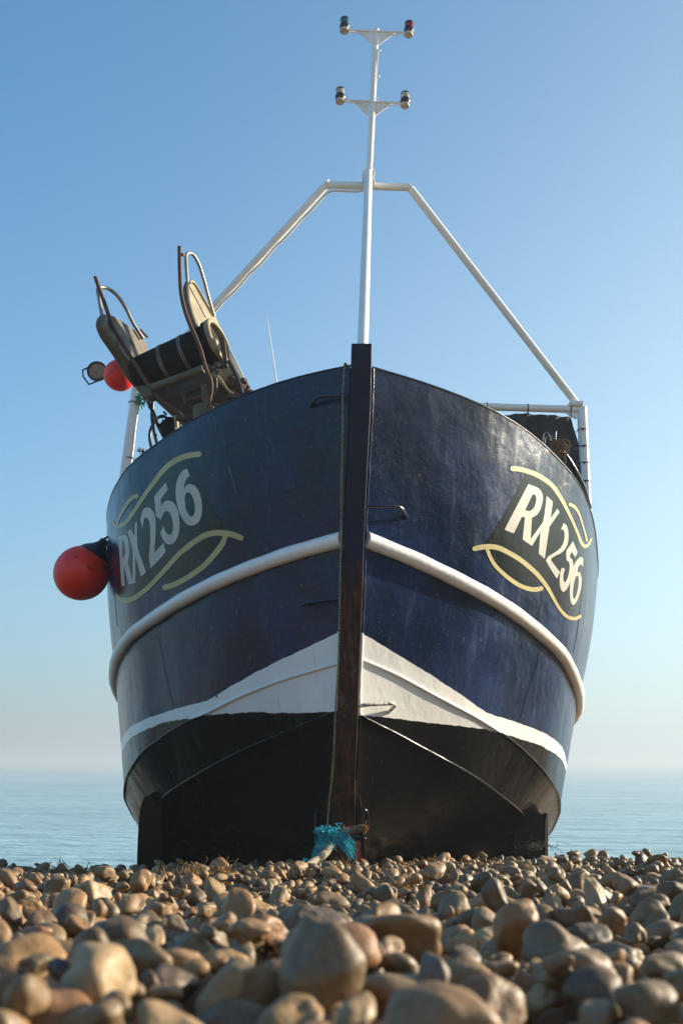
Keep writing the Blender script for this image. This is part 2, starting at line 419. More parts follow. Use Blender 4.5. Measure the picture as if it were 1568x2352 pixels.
ROW3 = {(n, s): solve_row(n, s) for n in ROWS for s in 'lr'}
def keel_row(side):
    sg = 1 if side == 'r' else -1
    v0 = 1840; Y0 = YF(v0) + .085; ul, ur = stem_u(v0)
    xc = P((ul + ur) / 2, v0, Y0).x
    z = pchip([0, .1, .4, 1, 3], [P(784, v0, Y0).z, -.55, -.75, -1.1, -1.7], QF)
    return np.stack([np.full(len(QF), xc + sg * .05), Y0 + DEP * QF, z], 1)
for s_ in 'lr': ROW3[('keel', s_)] = keel_row(s_)

boat = empty('fishing_boat')
tag(boat, 'blue, white and black steel fishing boat standing bow-first on the shingle', 'fishing boat')
# hull shell
def strips(side):
    seq = ['sheer', 'rub', 'k1', 'k2', 'keel']; cnt = [22, 20, 14, 12]
    for a, b, n in zip(seq[:-1], seq[1:], cnt):
        A, B = ROW3[(a, side)], ROW3[(b, side)]
        t = np.linspace(0, 1, n + 1)[:, None, None]
        G = A[None] * (1 - t) + B[None] * t
        if a == 'sheer':      # plates of the bulwark belly out a little
            ov = np.sin(np.pi * t) * .03; sg = 1 if side == 'r' else -1
            G[..., 0] += (ov[..., 0] * sg * np.clip(QF * 1.5, 0, 1)[None])
        yield G
hull = MB(); NQ = len(QF)
for side in 'lr':
    for G in strips(side):
        n = G.shape[0]; vs = [tuple(p) for row in G for p in row]
        fs = [(i * NQ + j, i * NQ + j + 1, (i + 1) * NQ + j + 1, (i + 1) * NQ + j) for i in range(n - 1) for j in range(NQ - 1)]
        hull.add(vs, fs)
# stern closing and deck
ends = {s: [ROW3[(n, s)][-1] for n in ('sheer', 'rub', 'k1', 'k2', 'keel')] for s in 'lr'}
for i in range(4):
    hull.add([ends['l'][i], ends['r'][i], ends['r'][i + 1], ends['l'][i + 1]], [(0, 1, 2, 3)], False)
bvh = BVHTree.FromPolygons([Vector(v) for v in hull.v], hull.f)
def hit(u, v, off=0.0):
    d = rayv(u, v).normalized(); loc, nor, idx, dist = bvh.ray_cast(Vector((0, 0, 0)), d)
    if loc is None: return None
    return loc - d * off
def hitn(u, v, off):
    d = rayv(u, v).normalized(); loc, nor, idx, dist = bvh.ray_cast(Vector((0, 0, 0)), d)
    if loc is None: return None
    if nor.dot(d) > 0: nor = -nor
    return loc + nor * off
# painted edges, as heights along the boat
PAINT = {
 ('a', 'r'): [(832, 1455), (961, 1532), (1060, 1597), (1119, 1639), (1188, 1659), (1254, 1686), (1290, 1712)],
 ('a', 'l'): [(779, 1451), (687, 1496), (607, 1534), (552, 1564), (479, 1608), (405, 1628), (339, 1650), (297, 1669)],
 ('b', 'r'): [(826, 1644), (877, 1648), (961, 1657), (1038, 1666), (1115, 1675), (1174, 1690), (1236, 1710), (1276, 1732), (1290, 1745)],
 ('b', 'l'): [(772, 1635), (706, 1637), (632, 1637), (588, 1635), (522, 1639), (475, 1643), (442, 1650), (413, 1652), (376, 1659), (332, 1677), (297, 1695)],
}
PZ = {}
for k_, pts in PAINT.items():
    ys, zs = [], []
    for i in range(len(pts) - 1):
        for t in (0, .25, .5, .75):
            u, v = [pts[i][j] * (1 - t) + pts[i + 1][j] * t for j in (0, 1)]
            h = hit(u, v)
            if h and h.y < 8.9 and (not ys or h.y > ys[-1] + .004): ys.append(h.y); zs.append(h.z)
    ys = [ys[0] - 1.5] + ys; zs = [zs[0] + (zs[1] - zs[0]) * 0] + zs
    s_end = max(-.2, min((zs[-1] - zs[-5]) / (ys[-1] - ys[-5]), -.03))
    ys += [ys[-1] + 1, ys[-1] + 8]; zs += [zs[-1] + s_end, zs[-1] + s_end - .45]
    PZ[k_] = (np.array(ys), np.array(zs)); print('paint', k_, [round(z, 2) for z in zs[::6]])
def paint_attr(o):
    me = o.data; n = len(me.vertices); co = np.empty(n * 3); me.vertices.foreach_get('co', co); co = co.reshape(-1, 3)
    rgt = co[:, 0] > .03
    for nm, k_ in (('above_white', 'a'), ('above_black', 'b')):
        zb = np.where(rgt, np.interp(co[:, 1], *PZ[(k_, 'r')]), np.interp(co[:, 1], *PZ[(k_, 'l')]))
        a = me.attributes.new(nm, 'FLOAT', 'POINT'); a.data.foreach_set('value', (co[:, 2] - zb).astype(np.float32))
ho = hull.build('hull', M['hull'], boat); paint_attr(ho)
# inside: deck and cap rail
dk = MB()
L_, R_ = ROW3[('sheer', 'l')], ROW3[('sheer', 'r')]
sel = range(4, NQ)
dv = []
IN = {}
for s_, sg in (('l', 1), ('r', -1)):           # inner face of the bulwark follows the plating
    A = ROW3[('sheer', s_)]; Bb = ROW3[('rub', s_)]; vs = []
    for j in sel:
        t_ = Vector(A[j]) + Vector((sg * .03, .02, 0)); b_ = Vector(A[j]).lerp(Vector(Bb[j]), .6) + Vector((sg * .05, .03, 0)); vs += [t_, b_]; IN[(s_, j)] = b_
    dk.add(vs, [(2 * i, 2 * i + 1, 2 * i + 3, 2 * i + 2) for i in range(len(vs) // 2 - 1)])
for j in sel: dv += [IN[('l', j)], IN[('r', j)]]
dk.add(dv, [(2 * i, 2 * i + 1, 2 * i + 3, 2 * i + 2) for i in range(len(dv) // 2 - 1)])
dk.build('deck', M['navy_dark'], boat)
cap = MB()
for s_ in 'lr': cap.tube([Vector(p) - Vector((0, 0, .003)) for p in ROW3[('sheer', s_)][::2]], .0055, 8, wob=.1)
cap.build('cap_rail', M['navy_dark'], boat)
# rubbing rail
for s_, sg in (('l', -1), ('r', 1)):
    A = ROW3[('rub', s_)]; mb = MB()
    pts = [Vector(A[j]) + Vector((sg * .012 * min(1, QF[j] * 3 + .3), -.012 if QF[j] < .8 else 0, 0)) for j in range(0, NQ)]
    ln = [i for i in range(len(pts)) if QF[i] < 2.6]
    mb.tube([pts[i] for i in ln], [.047 * (1 + .03 * math.sin(i * 1.7)) for i in ln], 20)
    mb.build('rubbing_rail', M['rail'], boat)
# chine bars
for nm, rr in (('k1', .011), ('k2', .0115)):
    for s_, sg in (('l', -1), ('r', 1)):
        A = ROW3[(nm, s_)]; mb = MB()
        mb.tube([Vector(p) + Vector((sg * .002, -.003, 0)) for p in A[:-8]], rr, 10, wob=.06)
        o = mb.build('chine_bar', M['hull'], boat); paint_attr(o)
# weld seams between plates
for pl in ([(1238, 1497), (1225, 1545), (1208, 1600), (1190, 1660)], [(365, 1464), (372, 1500), (386, 1570), (399, 1622)],
           [(1340, 1290), (1334, 1370), (1326, 1440), (1316, 1500)], [(262, 1300), (266, 1390), (270, 1440)], [(1237, 1498), (1256, 1505), (1282, 1522)], [(365, 1464), (345, 1470), (312, 1490)]):
    mb = MB(); pts = [hitn(u, v, .0008) for u, v in pl]; pts = [p for p in pts if p]
    if len(pts) > 1:
        mb.tube(pts, .0018, 6, smooth_n=4); o = mb.build('weld_seam', M['hull'], boat); paint_attr(o)
# stem post
mb = MB(); nv = len(STEM); vs = []
dense = []
for i in range(nv - 1):
    for t in np.linspace(0, 1, 7)[:-1]: dense.append([STEM[i][j] * (1 - t) + STEM[i + 1][j] * t for j in range(3)])
dense.append(list(STEM[-1]))
for (v, ul, ur) in dense:
    Y = YF(v); j = rnd.uniform(-.25, .25)
    a, b = P(ul + j, v, Y), P(ur + j, v, Y); bk = Vector((0, .17, 0))
    vs += [a, b, b + bk, a + bk]
fs = []
for i in range(len(dense) - 1):
    for k in range(4): fs.append((4 * i + k, 4 * i + (k + 1) % 4, 4 * i + 4 + (k + 1) % 4, 4 * i + 4 + k))
fs += [(0, 1, 2, 3), tuple(4 * (len(dense) - 1) + k for k in (3, 2, 1, 0))]
mb.add(vs, fs, False); mb.build('stem_post', M['stem'], boat, bevel=.006)
# weld beads down both sides of the stem
for s_ in (1, 2):
    mb = MB(); pts = []
    for v in np.linspace(846, 1790, 70):
        u = stem_u(v)[s_ - 1]; p = P(u + (-2.6 if s_ == 1 else 2.2), v, YF(v) + .075); pts.append(p + Vector((rnd.uniform(-.0015, .0015), 0, 0)))
    mb.tube(pts, [(.0085 if s_ == 1 else .0115) + rnd.uniform(-.002, .002) for _ in pts], 10)
    o = mb.build('weld_bead', M['hull'], boat); paint_attr(o)
# lower bow: gusset plates, keel foot and towing eyes
g = crop(1100, 3100, 2.851)
for pl, nm in (([(907, 75), (935, 90), (1000, 410), (1030, 900), (960, 985), (935, 985)], 'gusset_plate'), ([(655, 90), (600, 230), (540, 380), (560, 600), (560, 985), (640, 985)], 'gusset_plate')):
    mb = MB(); mb.prism([P(*g(*p), 5.93) for p in pl], (0, .14, 0)); mb.build(nm, M['blackp'], boat, bevel=.005)
mb = MB(); mb.prism([P(*g(*p), 5.915) for p in [(926, 745), (972, 752), (985, 990), (945, 990)]], (0, .01, 0)); mb.build('red_patch', simple('red_primer', lin(178, 60, 40), .6), boat)
for c_, w in (((1018, 565), 36), ((512, 540), 44)):
    mb = MB(); u, v = g(*c_); C_ = P(u, v, 5.87)
    rw, rh = w / 2.851 * K / F * 6.0, .078
    mb.tube([C_ + Vector((math.cos(a) * rw, math.cos(a) * .02 - .01, math.sin(a) * rh)) for a in np.linspace(0, 2 * math.pi, 29)[:-1]], .0115, 10, closed=True)
    mb.build('towing_eye', M['blackp'], boat)
# keel bar
mb = MB(); kr = ROW3[('keel', 'r')]; kl = ROW3[('keel', 'l')]
for j in range(NQ - 1):
    pass
mb.add([(x, y, z) for j in range(0, NQ, 6) for (x, y, z) in ((kl[j][0] - .01, kl[j][1] + .1, kl[j][2] + .05), (kr[j][0] + .01, kr[j][1] + .1, kr[j][2] + .05), (kr[j][0] + .01, kr[j][1] + .1, kr[j][2] - .5), (kl[j][0] - .01, kl[j][1] + .1, kl[j][2] - .5))],
       [(4 * i + k, 4 * i + (k + 1) % 4, 4 * i + 4 + (k + 1) % 4, 4 * i + 4 + k) for i in range(len(range(0, NQ, 6)) - 1) for k in range(4)], False)
mb.build('keel', M['blackp'], boat)
# bilge keels
mb = MB(); mb.prism([P(u, v, 7.7) for u, v in [(1180, 1910), (1205, 1892), (1212, 1886), (1229, 1863), (1240, 1867), (1247, 1876), (1251, 2060), (1178, 2060)]], (0, .03, 0))
a0 = P(1252, 1872, 7.75); mb.prism([P(1251, 1886, 7.7), P(1256, 1866, 7.72), P(1258.5, 1870, 7.74), P(1258, 2060, 7.74), P(1250, 2060, 7.7)], (0, 2.4, -.2))
mb.build('bilge_keel', M['blackp'], boat, bevel=.004)
mb = MB(); mb.prism([P(u, v, 7.7) for u, v in [(314, 2060), (315, 1960), (319, 1880), (323, 1852), (331, 1831), (343, 1826), (352, 1832), (372, 1850), (372, 2060)]], (0, .05, 0))
mb.prism([P(316, 2060, 7.75), P(320, 1870, 7.75), P(333, 1836, 7.75), P(337, 2060, 7.75)], (0, 2.4, -.2))
mb.build('bilge_keel', M['blackp'], boat, bevel=.004)
# grab rails welded by the stem
def grab(pts, mat, r=.0105):
    q = []
    for (u, v, off) in pts:
        h = hit(u, v, off)
        q.append(h if h and h.y < 9 else P(u, v, YF(v) + .03))
    MBx = MB(); MBx.tube(q, r, 10, smooth_n=6); o = MBx.build('grab_rail', mat, boat); return o
grab([(836, 1162, .05), (870, 1162, .085), (908, 1163, .10), (922, 1168, .09), (930, 1180, .05), (934, 1189, 0)], M['navy'])
grab([(804, 907, .05), (770, 909, .08), (738, 911, .09), (727, 914, .08), (719, 925, .04), (714, 934, 0)], M['navy'])
grab([(778, 1376, .05), (750, 1379, .08), (712, 1383, .08), (702, 1385, .05), (694, 1389, 0)], M['navy'])
o = grab([(822, 1622, .05), (850, 1618, .09), (893, 1616, .11), (904, 1617, .10), (905, 1622, .07), (890, 1637, 0)],
     simple('chipped_white_paint', lin(222, 216, 204), .4, dirt=lin(84, 60, 38), dirt_amt=.95, dscale=38, dlo=.5, dhi=.56), .011)
o['label'] = 'chipped white grab rail with rust'

# ------------------------------------------------------------------ painted registration
def conform(mb, polys, cr, off, cell=26):
    """flat outlines (with holes) cut into small cells and laid onto the hull plating"""
    bm = bmesh.new()
    flat = [[Vector((x, y, 0)) for x, y in p] for p in polys]
    allv = [v for p in flat for v in p]; bv = [bm.verts.new(v) for v in allv]
    for t in tessellate_polygon(flat):
        try: bm.faces.new([bv[i] for i in t])
        except ValueError: pass
    xs = [v.x for v in allv]; ys = [v.y for v in allv]
    for ax, lo, hi in ((0, min(xs), max(xs)), (1, min(ys), max(ys))):
        c = lo + cell
        while c < hi:
            n = Vector((1, 0, 0)) if ax == 0 else Vector((0, 1, 0))
            bmesh.ops.bisect_plane(bm, geom=bm.verts[:] + bm.edges[:] + bm.faces[:], plane_co=n * c, plane_no=n, dist=1e-5); c += cell
    bmesh.ops.triangulate(bm, faces=bm.faces)
    bm.verts.ensure_lookup_table(); out = []; ok = []
    for i, v in enumerate(bm.verts):
        h = hitn(*cr(v.co.x, v.co.y), off); ok.append(h is not None); out.append(h or Vector((0, 0, 0))); v.index = i
    fs = [tuple(v.index for v in f.verts) for f in bm.faces if all(ok[v.index] for v in f.verts)]
    bm.free(); mb.add(out, fs, False)
def curvy(pts, n=5):
    """closed outline through points; corners are marked by a third value"""
    N = len(pts); out = []
    for i in range(N):
        b, c = pts[i], pts[(i + 1) % N]; a = pts[i - 1] if len(b) == 2 else b; d = pts[(i + 2) % N] if len(c) == 2 else c
        if len(b) == 3 and len(c) == 3: out.append((b[0], b[1])); continue
        for k in range(n):
            t = k / n
            out.append(tuple(0.5 * (2 * b[j] + (c[j] - a[j]) * t + (2 * a[j] - 5 * b[j] + 4 * c[j] - d[j]) * t * t + (3 * b[j] - a[j] - 3 * c[j] + d[j]) * t ** 3) for j in (0, 1)))
    return out
def stroke_poly(pts, ws):
    n0 = len(pts); P3 = smooth_path([Vector((x, y, 0)) for x, y in pts], 6)
    w = np.interp(np.linspace(0, n0 - 1, len(P3)), range(n0), ws) / 2
    Lf, Rt = [], []
    for i, p in enumerate(P3):
        t = (P3[min(i + 1, len(P3) - 1)] - P3[max(i - 1, 0)]).normalized(); n = Vector((-t.y, t.x, 0))
        Lf.append(p + n * w[i]); Rt.append(p - n * w[i])
    def capp(p, t, r):
        n = Vector((-t.y, t.x, 0)); return [p + n * math.cos(a) * r + t * math.sin(a) * r for a in np.linspace(0, math.pi, 8)[1:-1]]
    t1 = (P3[-1] - P3[-2]).normalized(); t0 = (P3[0] - P3[1]).normalized()
    e1 = capp(P3[-1], t1, w[-1]); e0 = capp(P3[0], t0, w[0])
    return [(v.x, v.y) for v in Lf + e1 + Rt[::-1] + e0]
c = 1  # corner mark
Lz = crop(430, 1780, 2.8); Rz = crop(1870, 1840, 2.9585)
LET_L = [
 [[(127, 1032, c), (165, 1015), (200, 1004), (222, 1015), (238, 1050), (247, 1110), (249, 1190), (243, 1260), (232, 1308, c), (287, 1515, c), (290, 1350, c), (287, 1180, c), (230, 965, c), (270, 942, c), (308, 1030, c), (311, 880, c), (335, 857, c), (335, 1030, c), (345, 1160, c), (438, 1425, c), (380, 1475, c), (318, 1240, c), (318, 1545, c), (240, 1562, c), (189, 1350, c), (198, 1577, c), (162, 1581, c)],
  [(167, 1072, c), (183, 1070), (197, 1095), (203, 1150), (203, 1205), (192, 1250), (178, 1285, c)]],
 [[(373, 835), (385, 780), (402, 730), (435, 702), (475, 703), (510, 735), (532, 780), (543, 840), (546, 920), (543, 1000), (538, 1080), (532, 1150), (530, 1200, c), (565, 1170), (600, 1130), (632, 1095, c), (656, 1195, c), (600, 1265), (545, 1325), (488, 1380, c), (475, 1300), (470, 1230), (478, 1150), (484, 1070), (484, 980), (480, 900), (465, 840), (440, 815), (418, 828), (405, 870), (397, 935, c), (385, 890)]],
 [[(528, 578, c), (590, 500), (658, 418, c), (680, 500, c), (640, 555), (600, 605, c), (608, 695, c), (625, 652), (650, 632), (690, 622), (735, 640), (770, 680), (795, 740), (808, 820), (811, 900), (803, 980), (785, 1040), (755, 1090), (715, 1113), (675, 1108), (640, 1078), (615, 1030), (595, 985, c), (632, 905, c), (648, 955), (668, 990), (695, 1005), (720, 998), (735, 960), (738, 900), (730, 840), (715, 790), (695, 755), (670, 742), (645, 750), (622, 785), (605, 838, c), (547, 800, c)]],
 [[(897, 265, c), (925, 350, c), (895, 370), (875, 410), (865, 450), (865, 502, c), (883, 458), (920, 440), (965, 448), (1005, 485), (1035, 540), (1055, 610), (1062, 690), (1058, 770), (1035, 845), (1000, 885), (950, 903), (900, 890), (855, 845), (820, 780), (795, 710), (775, 620), (768, 530), (775, 440), (795, 370), (825, 315), (860, 280)],
  [(905, 530), (935, 545), (960, 590), (978, 650), (983, 710), (978, 760), (960, 798), (935, 798), (905, 770), (885, 720), (873, 650), (870, 590), (880, 550)]]]
SW_L = [([(72, 868), (92, 908), (150, 905), (215, 862), (290, 760), (370, 640), (450, 520), (540, 400), (620, 295), (720, 205), (830, 145), (930, 115), (1030, 104)], [22, 44, 46, 42, 42, 44, 48, 50, 54, 58, 60, 62, 62]),
        ([(108, 900), (130, 830), (175, 740), (230, 650), (290, 590), (332, 573)], [26, 30, 36, 40, 46, 50]),
        ([(108, 1680), (150, 1728), (220, 1742), (300, 1717), (400, 1650), (500, 1560), (600, 1450), (700, 1340), (800, 1230), (900, 1145), (1000, 1070), (1100, 1012), (1200, 987), (1300, 987), (1400, 1003), (1497, 1040)], [22, 46, 54, 54, 52, 50, 50, 52, 54, 58, 60, 62, 64, 66, 64, 62]),
        ([(1330, 1012), (1290, 1110), (1200, 1230), (1100, 1340), (1000, 1420), (880, 1500), (760, 1560), (648, 1596)], [50, 62, 62, 60, 60, 58, 58, 58])]
PAN_L = [(925, 140), (1050, 400), (1130, 600), (1230, 770), (1340, 960), (1345, 1020), (1290, 1110), (1200, 1230), (1100, 1340), (1000, 1420), (880, 1500), (700, 1580), (630, 1455), (600, 1450), (500, 1560), (400, 1650), (300, 1717), (220, 1742), (150, 1728), (118, 1690), (105, 1400), (98, 1100), (100, 905), (150, 905), (215, 862), (290, 760), (370, 640), (450, 520), (540, 400), (620, 295), (720, 205), (830, 145)]
LET_R = [
 [[(712, 285, c), (800, 318), (850, 350), (878, 400), (885, 460), (872, 530), (850, 595), (815, 645), (755, 685, c), (740, 935, c), (885, 735, c), (903, 640, c), (930, 425, c), (1003, 495, c), (975, 690, c), (1055, 575, c), (1080, 620, c), (962, 790, c), (905, 1170, c), (835, 1105, c), (855, 850, c), (755, 1018, c), (645, 940, c), (672, 680, c), (635, 672, c), (540, 870, c), (430, 825, c)],
  [(762, 405, c), (790, 412), (805, 440), (803, 490), (785, 550), (755, 590), (715, 605), (675, 592, c)]],
 [[(1130, 745, c), (1163, 775), (1183, 840), (1187, 920), (1175, 995), (1145, 1055), (1100, 1100), (1040, 1130), (985, 1165), (985, 1195, c), (1030, 1255), (1085, 1325, c), (1050, 1405, c), (985, 1305), (920, 1190, c), (945, 1145), (1000, 1110), (1060, 1070), (1110, 1015), (1135, 945), (1140, 880), (1130, 835), (1110, 820), (1093, 835, c)]],
 [[(1240, 960, c), (1293, 1092, c), (1268, 1150, c), (1225, 1088, c), (1208, 1120), (1205, 1160, c), (1225, 1170), (1240, 1215), (1242, 1300), (1225, 1390), (1200, 1460), (1165, 1530), (1130, 1560), (1100, 1535), (1085, 1480), (1082, 1400), (1090, 1330), (1108, 1273, c), (1145, 1290, c), (1130, 1340), (1125, 1390), (1132, 1435), (1147, 1448), (1167, 1415), (1187, 1355), (1198, 1290), (1198, 1235), (1188, 1205), (1165, 1190, c), (1160, 1120), (1163, 1070, c)]],
 [[(1330, 1148), (1355, 1162), (1362, 1200), (1358, 1270, c), (1340, 1235), (1318, 1245), (1300, 1275), (1290, 1330, c), (1316, 1326), (1335, 1370), (1341, 1430), (1333, 1520), (1312, 1600), (1285, 1670), (1250, 1715), (1225, 1700), (1208, 1650), (1203, 1570), (1205, 1480), (1215, 1400), (1232, 1310), (1255, 1240), (1290, 1180)],
  [(1283, 1372), (1298, 1375), (1308, 1420), (1303, 1500), (1285, 1580), (1262, 1635), (1245, 1640), (1238, 1600), (1242, 1520), (1255, 1440), (1270, 1390)]]]
SW_R = [([(527, 102), (620, 112), (720, 140), (820, 180), (910, 235), (1000, 310), (1070, 410), (1140, 530), (1200, 650), (1250, 760), (1300, 880), (1340, 980), (1380, 1022), (1420, 1000), (1455, 932)], [60, 58, 57, 56, 55, 50, 45, 40, 34, 30, 30, 38, 42, 34, 20]),
        ([(1205, 527), (1260, 560), (1310, 640), (1350, 760), (1380, 860), (1403, 955)], [42, 38, 24, 19, 20, 24]),
        ([(77, 1050), (170, 1030), (270, 1025), (370, 1045), (480, 1100), (600, 1170), (720, 1265), (830, 1370), (930, 1500), (1010, 1640), (1080, 1760), (1140, 1830), (1200, 1868), (1270, 1875), (1320, 1848)], [58, 60, 60, 60, 56, 55, 52, 50, 45, 38, 35, 38, 42, 40, 34]),
        ([(225, 1060), (260, 1150), (320, 1250), (420, 1350), (520, 1430), (620, 1490), (720, 1525), (800, 1532), (862, 1520)], [40, 42, 45, 45, 48, 50, 52, 55, 50])]
PAN_R = [(690, 165), (640, 260), (520, 470), (400, 690), (300, 850), (190, 1005), (225, 1060), (260, 1150), (320, 1250), (420, 1350), (520, 1430), (620, 1490), (720, 1525), (800, 1500), (850, 1420), (830, 1370), (930, 1500), (1010, 1640), (1080, 1760), (1140, 1830), (1200, 1868), (1270, 1875), (1310, 1840), (1340, 1640), (1372, 1400), (1390, 1200), (1385, 1022), (1340, 980), (1300, 880), (1250, 760), (1200, 650), (1140, 530), (1070, 410), (1000, 310), (910, 235), (820, 180)]
for cr, lets, sws, pan, nm in ((Lz, LET_L, SW_L, PAN_L, 'left'), (Rz, LET_R, SW_R, PAN_R, 'right')):
    pm = MB(); conform(pm, [pan], cr, .0012, 24); po = pm.build('registration_panel', M['panel'], boat)
    lm = MB()
    for let in lets: conform(lm, [curvy(p) for p in let], cr, .0022, 22)
    lo_ = lm.build('registration_number', M['letter'], po); lo_.matrix_parent_inverse = Matrix()
    sm = MB()
    for k_, (pts, ws) in enumerate(sws): conform(sm, [stroke_poly(pts, ws)], cr, .0030 + .0004 * k_, 22)
    so_ = sm.build('scroll_border', M['gold'], po); so_.matrix_parent_inverse = Matrix()
sc_m = simple('bare_scratch', lin(150, 158, 166), .7, col2=lin(90, 100, 112), nscale=60)
for pts, cr in (([(1355, 230), (1372, 300), (1392, 352)], Lz), ([(1365, 250), (1385, 330), (1410, 420), (1432, 490), (1450, 552)], Lz), ([(1068, 1385), (1082, 1420), (1098, 1465), (1108, 1525)], crop(300, 940, 1.96)), ([(1045, 1440), (1052, 1468)], crop(300, 940, 1.96))):
    mb = MB(); conform(mb, [stroke_poly(pts, ([1, 4.5] + [3.0] * (len(pts) - 3) + [1]) if len(pts) > 2 else [3, 1])], cr, .0009, 40); mb.build('paint_scratch', sc_m, boat)
# ------------------------------------------------------------------ rig: strut, mast, gallows, diagonals
mb = MB(); mb.tube([P(832.5, 800, 5.47), P(846, 396, 7.52)], .033, 24); strut = mb.build('forestay_strut', M['white'], boat)
mb = MB(); mb.tube([P(845, 445, 7.60), P(847.6, 388, 7.60)], .034, 20); mb.tube([P(847.6, 388, 7.60), P(855.5, 228, 7.62), P(863.6, 69, 7.64)], [.0265, .0245, .0235], 20)
mb.lathe([(.0, 0), (.026, .0), (.026, .012), (.0, .014)], P(863.6, 70, 7.64), (0, 0, 1), 20)
for v in (104, 160, 205, 262, 300, 345): mb.tube([P(845 + (445 - v) * .0497 - 9, v, 7.61), P(845 + (445 - v) * .0497 + 9, v + 1, 7.61)], .0012, 6) if False else None
mast = mb.build('mast', M['white'], boat)
def mast_u(v): return 847.6 + (388 - v) * (863.6 - 847.6) / (388 - 69.)
mb = MB()
for v in (109, 168, 214, 266, 321):
    c_ = P(mast_u(v), v, 7.62); ax = (P(mast_u(v - 10), v - 10, 7.62) - c_).normalized(); e1 = ax.orthogonal().normalized(); e2 = ax.cross(e1)
    mb.tube([c_ + (e1 * math.cos(a) + e2 * math.sin(a)) * .0265 for a in np.linspace(0, 2 * math.pi, 21)[:-1]], .0016, 6, closed=True)
mb.tube([P(mast_u(v) + 6.2 + .5 * math.sin(v / 9), v, 7.62) for v in range(112, 380, 8)], .005, 8)
for v, du in ((117, 8), (176, 8), (226, 7)): mb.tube([P(mast_u(v) + 5, v, 7.6), P(mast_u(v) + 5 + du, v - 1, 7.58)], .004, 6)
mb.build('mast_cable', M['white'], mast).matrix_parent_inverse = Matrix()
# bracket that clamps mast, strut and crossbar
g = crop(1250, 0, 2.94)
mb = MB(); mb.prism([P(*g(x, y), 7.565) for x, y in [(588, 1992), (628, 1998), (640, 2010), (690, 2000), (732, 2000), (728, 2142), (582, 2142)]], (0, .012, 0))
for x in (590, 712): mb.prism([P(*g(a, b), 7.50) for a, b in [(x, 1995), (x + 18, 1995), (x + 16, 2142), (x - 2, 2142)]], (0, .065, 0))
for x, y in ((603, 2088), (707, 2090)): mb.lathe([(.0, 0), (.008, 0), (.008, .012), (0, .012)], P(*g(x, y), 7.49), (0, 1, 0), 8)
mb.build('mast_bracket', M['white'], boat, bevel=.003)
mb = MB(); mb.tube([P(749, 424.5, 7.66), P(942, 430.5, 7.66)], .033, 22)
for u, v, s in ((749, 424, -1), (942, 431, 1)):
    c_ = P(u, v, 7.66); mb.lathe([(0, 0), (.043, 0), (.043, .010), (0, .010)], c_ - Vector((s * .008, 0, 0)), (s * .9, .1, .5), 20)
xbar = mb.build('crossbar', M['white'], boat)
LC, RC = P(311, 900, 8.3), P(1322, 926, 8.3)
mb = MB(); mb.tube([P(747, 427, 7.66), LC], .034, 22)
dl = mb.build('diagonal_pole', M['white'], boat)
A_, B_ = P(743, 436, 7.64), P(482, 712, 8.02)
mb = MB(); cab = []
for t in np.linspace(0, 1, 40):
    p = A_.lerp(B_, t); cab.append(p + Vector((.028, -.01, -.030 - .016 * abs(math.sin(t * 14)))))
g2 = crop(1250, 0, 2.94)
mb.tube([P(*g2(600, 2235), 7.64), P(*g2(540, 2252), 7.63), P(*g2(400, 2248), 7.62), P(*g2(260, 2240), 7.62), P(*g2(180, 2262), 7.62)] + cab[1:], .011, 8)
mb.build('cable', M['white'], dl).matrix_parent_inverse = Matrix()
for t in (.10, .30, .52, .74, .93):
    mb = MB(); c_ = A_.lerp(B_, t) + Vector((.006, 0, -.006)); ax = (B_ - A_).normalized(); e1 = ax.orthogonal().normalized(); e2 = ax.cross(e1)
    mb.tube([c_ + (e1 * math.cos(a) + e2 * math.sin(a)) * .045 for a in np.linspace(0, 2 * math.pi, 21)[:-1]], .0022, 6, closed=True)
    mb.build('cable_tie', M['white'], dl).matrix_parent_inverse = Matrix()
mb = MB(); mb.tube([P(943, 434, 7.66), RC], .034, 22); mb.build('diagonal_pole', M['white'], boat)
# gallows frame
mb = MB(); mb.tube([P(1335, 936, 8.3), P(1346, 1180, 8.3)], .043, 22); mb.tube([P(1334, 941, 8.3), P(700, 921, 8.3), P(330, 908, 8.3)], .034, 22)
mb.prism([P(u, v, 8.24) for u, v in [(1307, 923), (1313, 928), (1338, 928), (1339, 921), (1309, 919)]], (0, .13, 0))
mb.prism([P(u, v, 8.25) for u, v in [(1306, 926), (1338, 928), (1337, 932), (1306, 930)]], (0, .11, 0))
mb.prism([P(u, v, 8.29) for u, v in [(1290, 942), (1330, 946), (1326, 958), (1322, 962)]], (0, .02, 0))
mb.tube([P(314, 893, 8.3), P(299, 1000, 8.3), P(283, 1120, 8.3)], .042, 22)
gal = mb.build('gallows_frame', M['white'], boat)
mb = MB(); mb.tube([P(322 + .6 * math.sin(v / 20) - (v - 905) * .135, v, 8.28) for v in range(905, 1110, 12)], .010, 8); mb.build('cable', M['white'], gal).matrix_parent_inverse = Matrix()
def ring_at(mb, c_, ax, r, t=.004):
    ax = ax.normalized(); e1 = ax.orthogonal().normalized(); e2 = ax.cross(e1)
    mb.tube([c_ + (e1 * math.cos(a) + e2 * math.sin(a)) * r for a in np.linspace(0, 2 * math.pi, 21)[:-1]], t, 6, closed=True)
for u, v in ((1337, 988), (1339, 1026.6), (1341, 1064.5), (1343, 1106.7)):
    mb = MB(); ring_at(mb, P(u, v, 8.3), P(1346, 1180, 8.3) - P(1335, 936, 8.3), .046, .0042); c_ = P(u, v - 2, 8.25); mb.box(c_, (.006, 0, 0), (0, .006, 0), (0, 0, .009))
    tag(mb.build('cable_tie', M['hose'], gal), 'black cable tie').matrix_parent_inverse = Matrix()
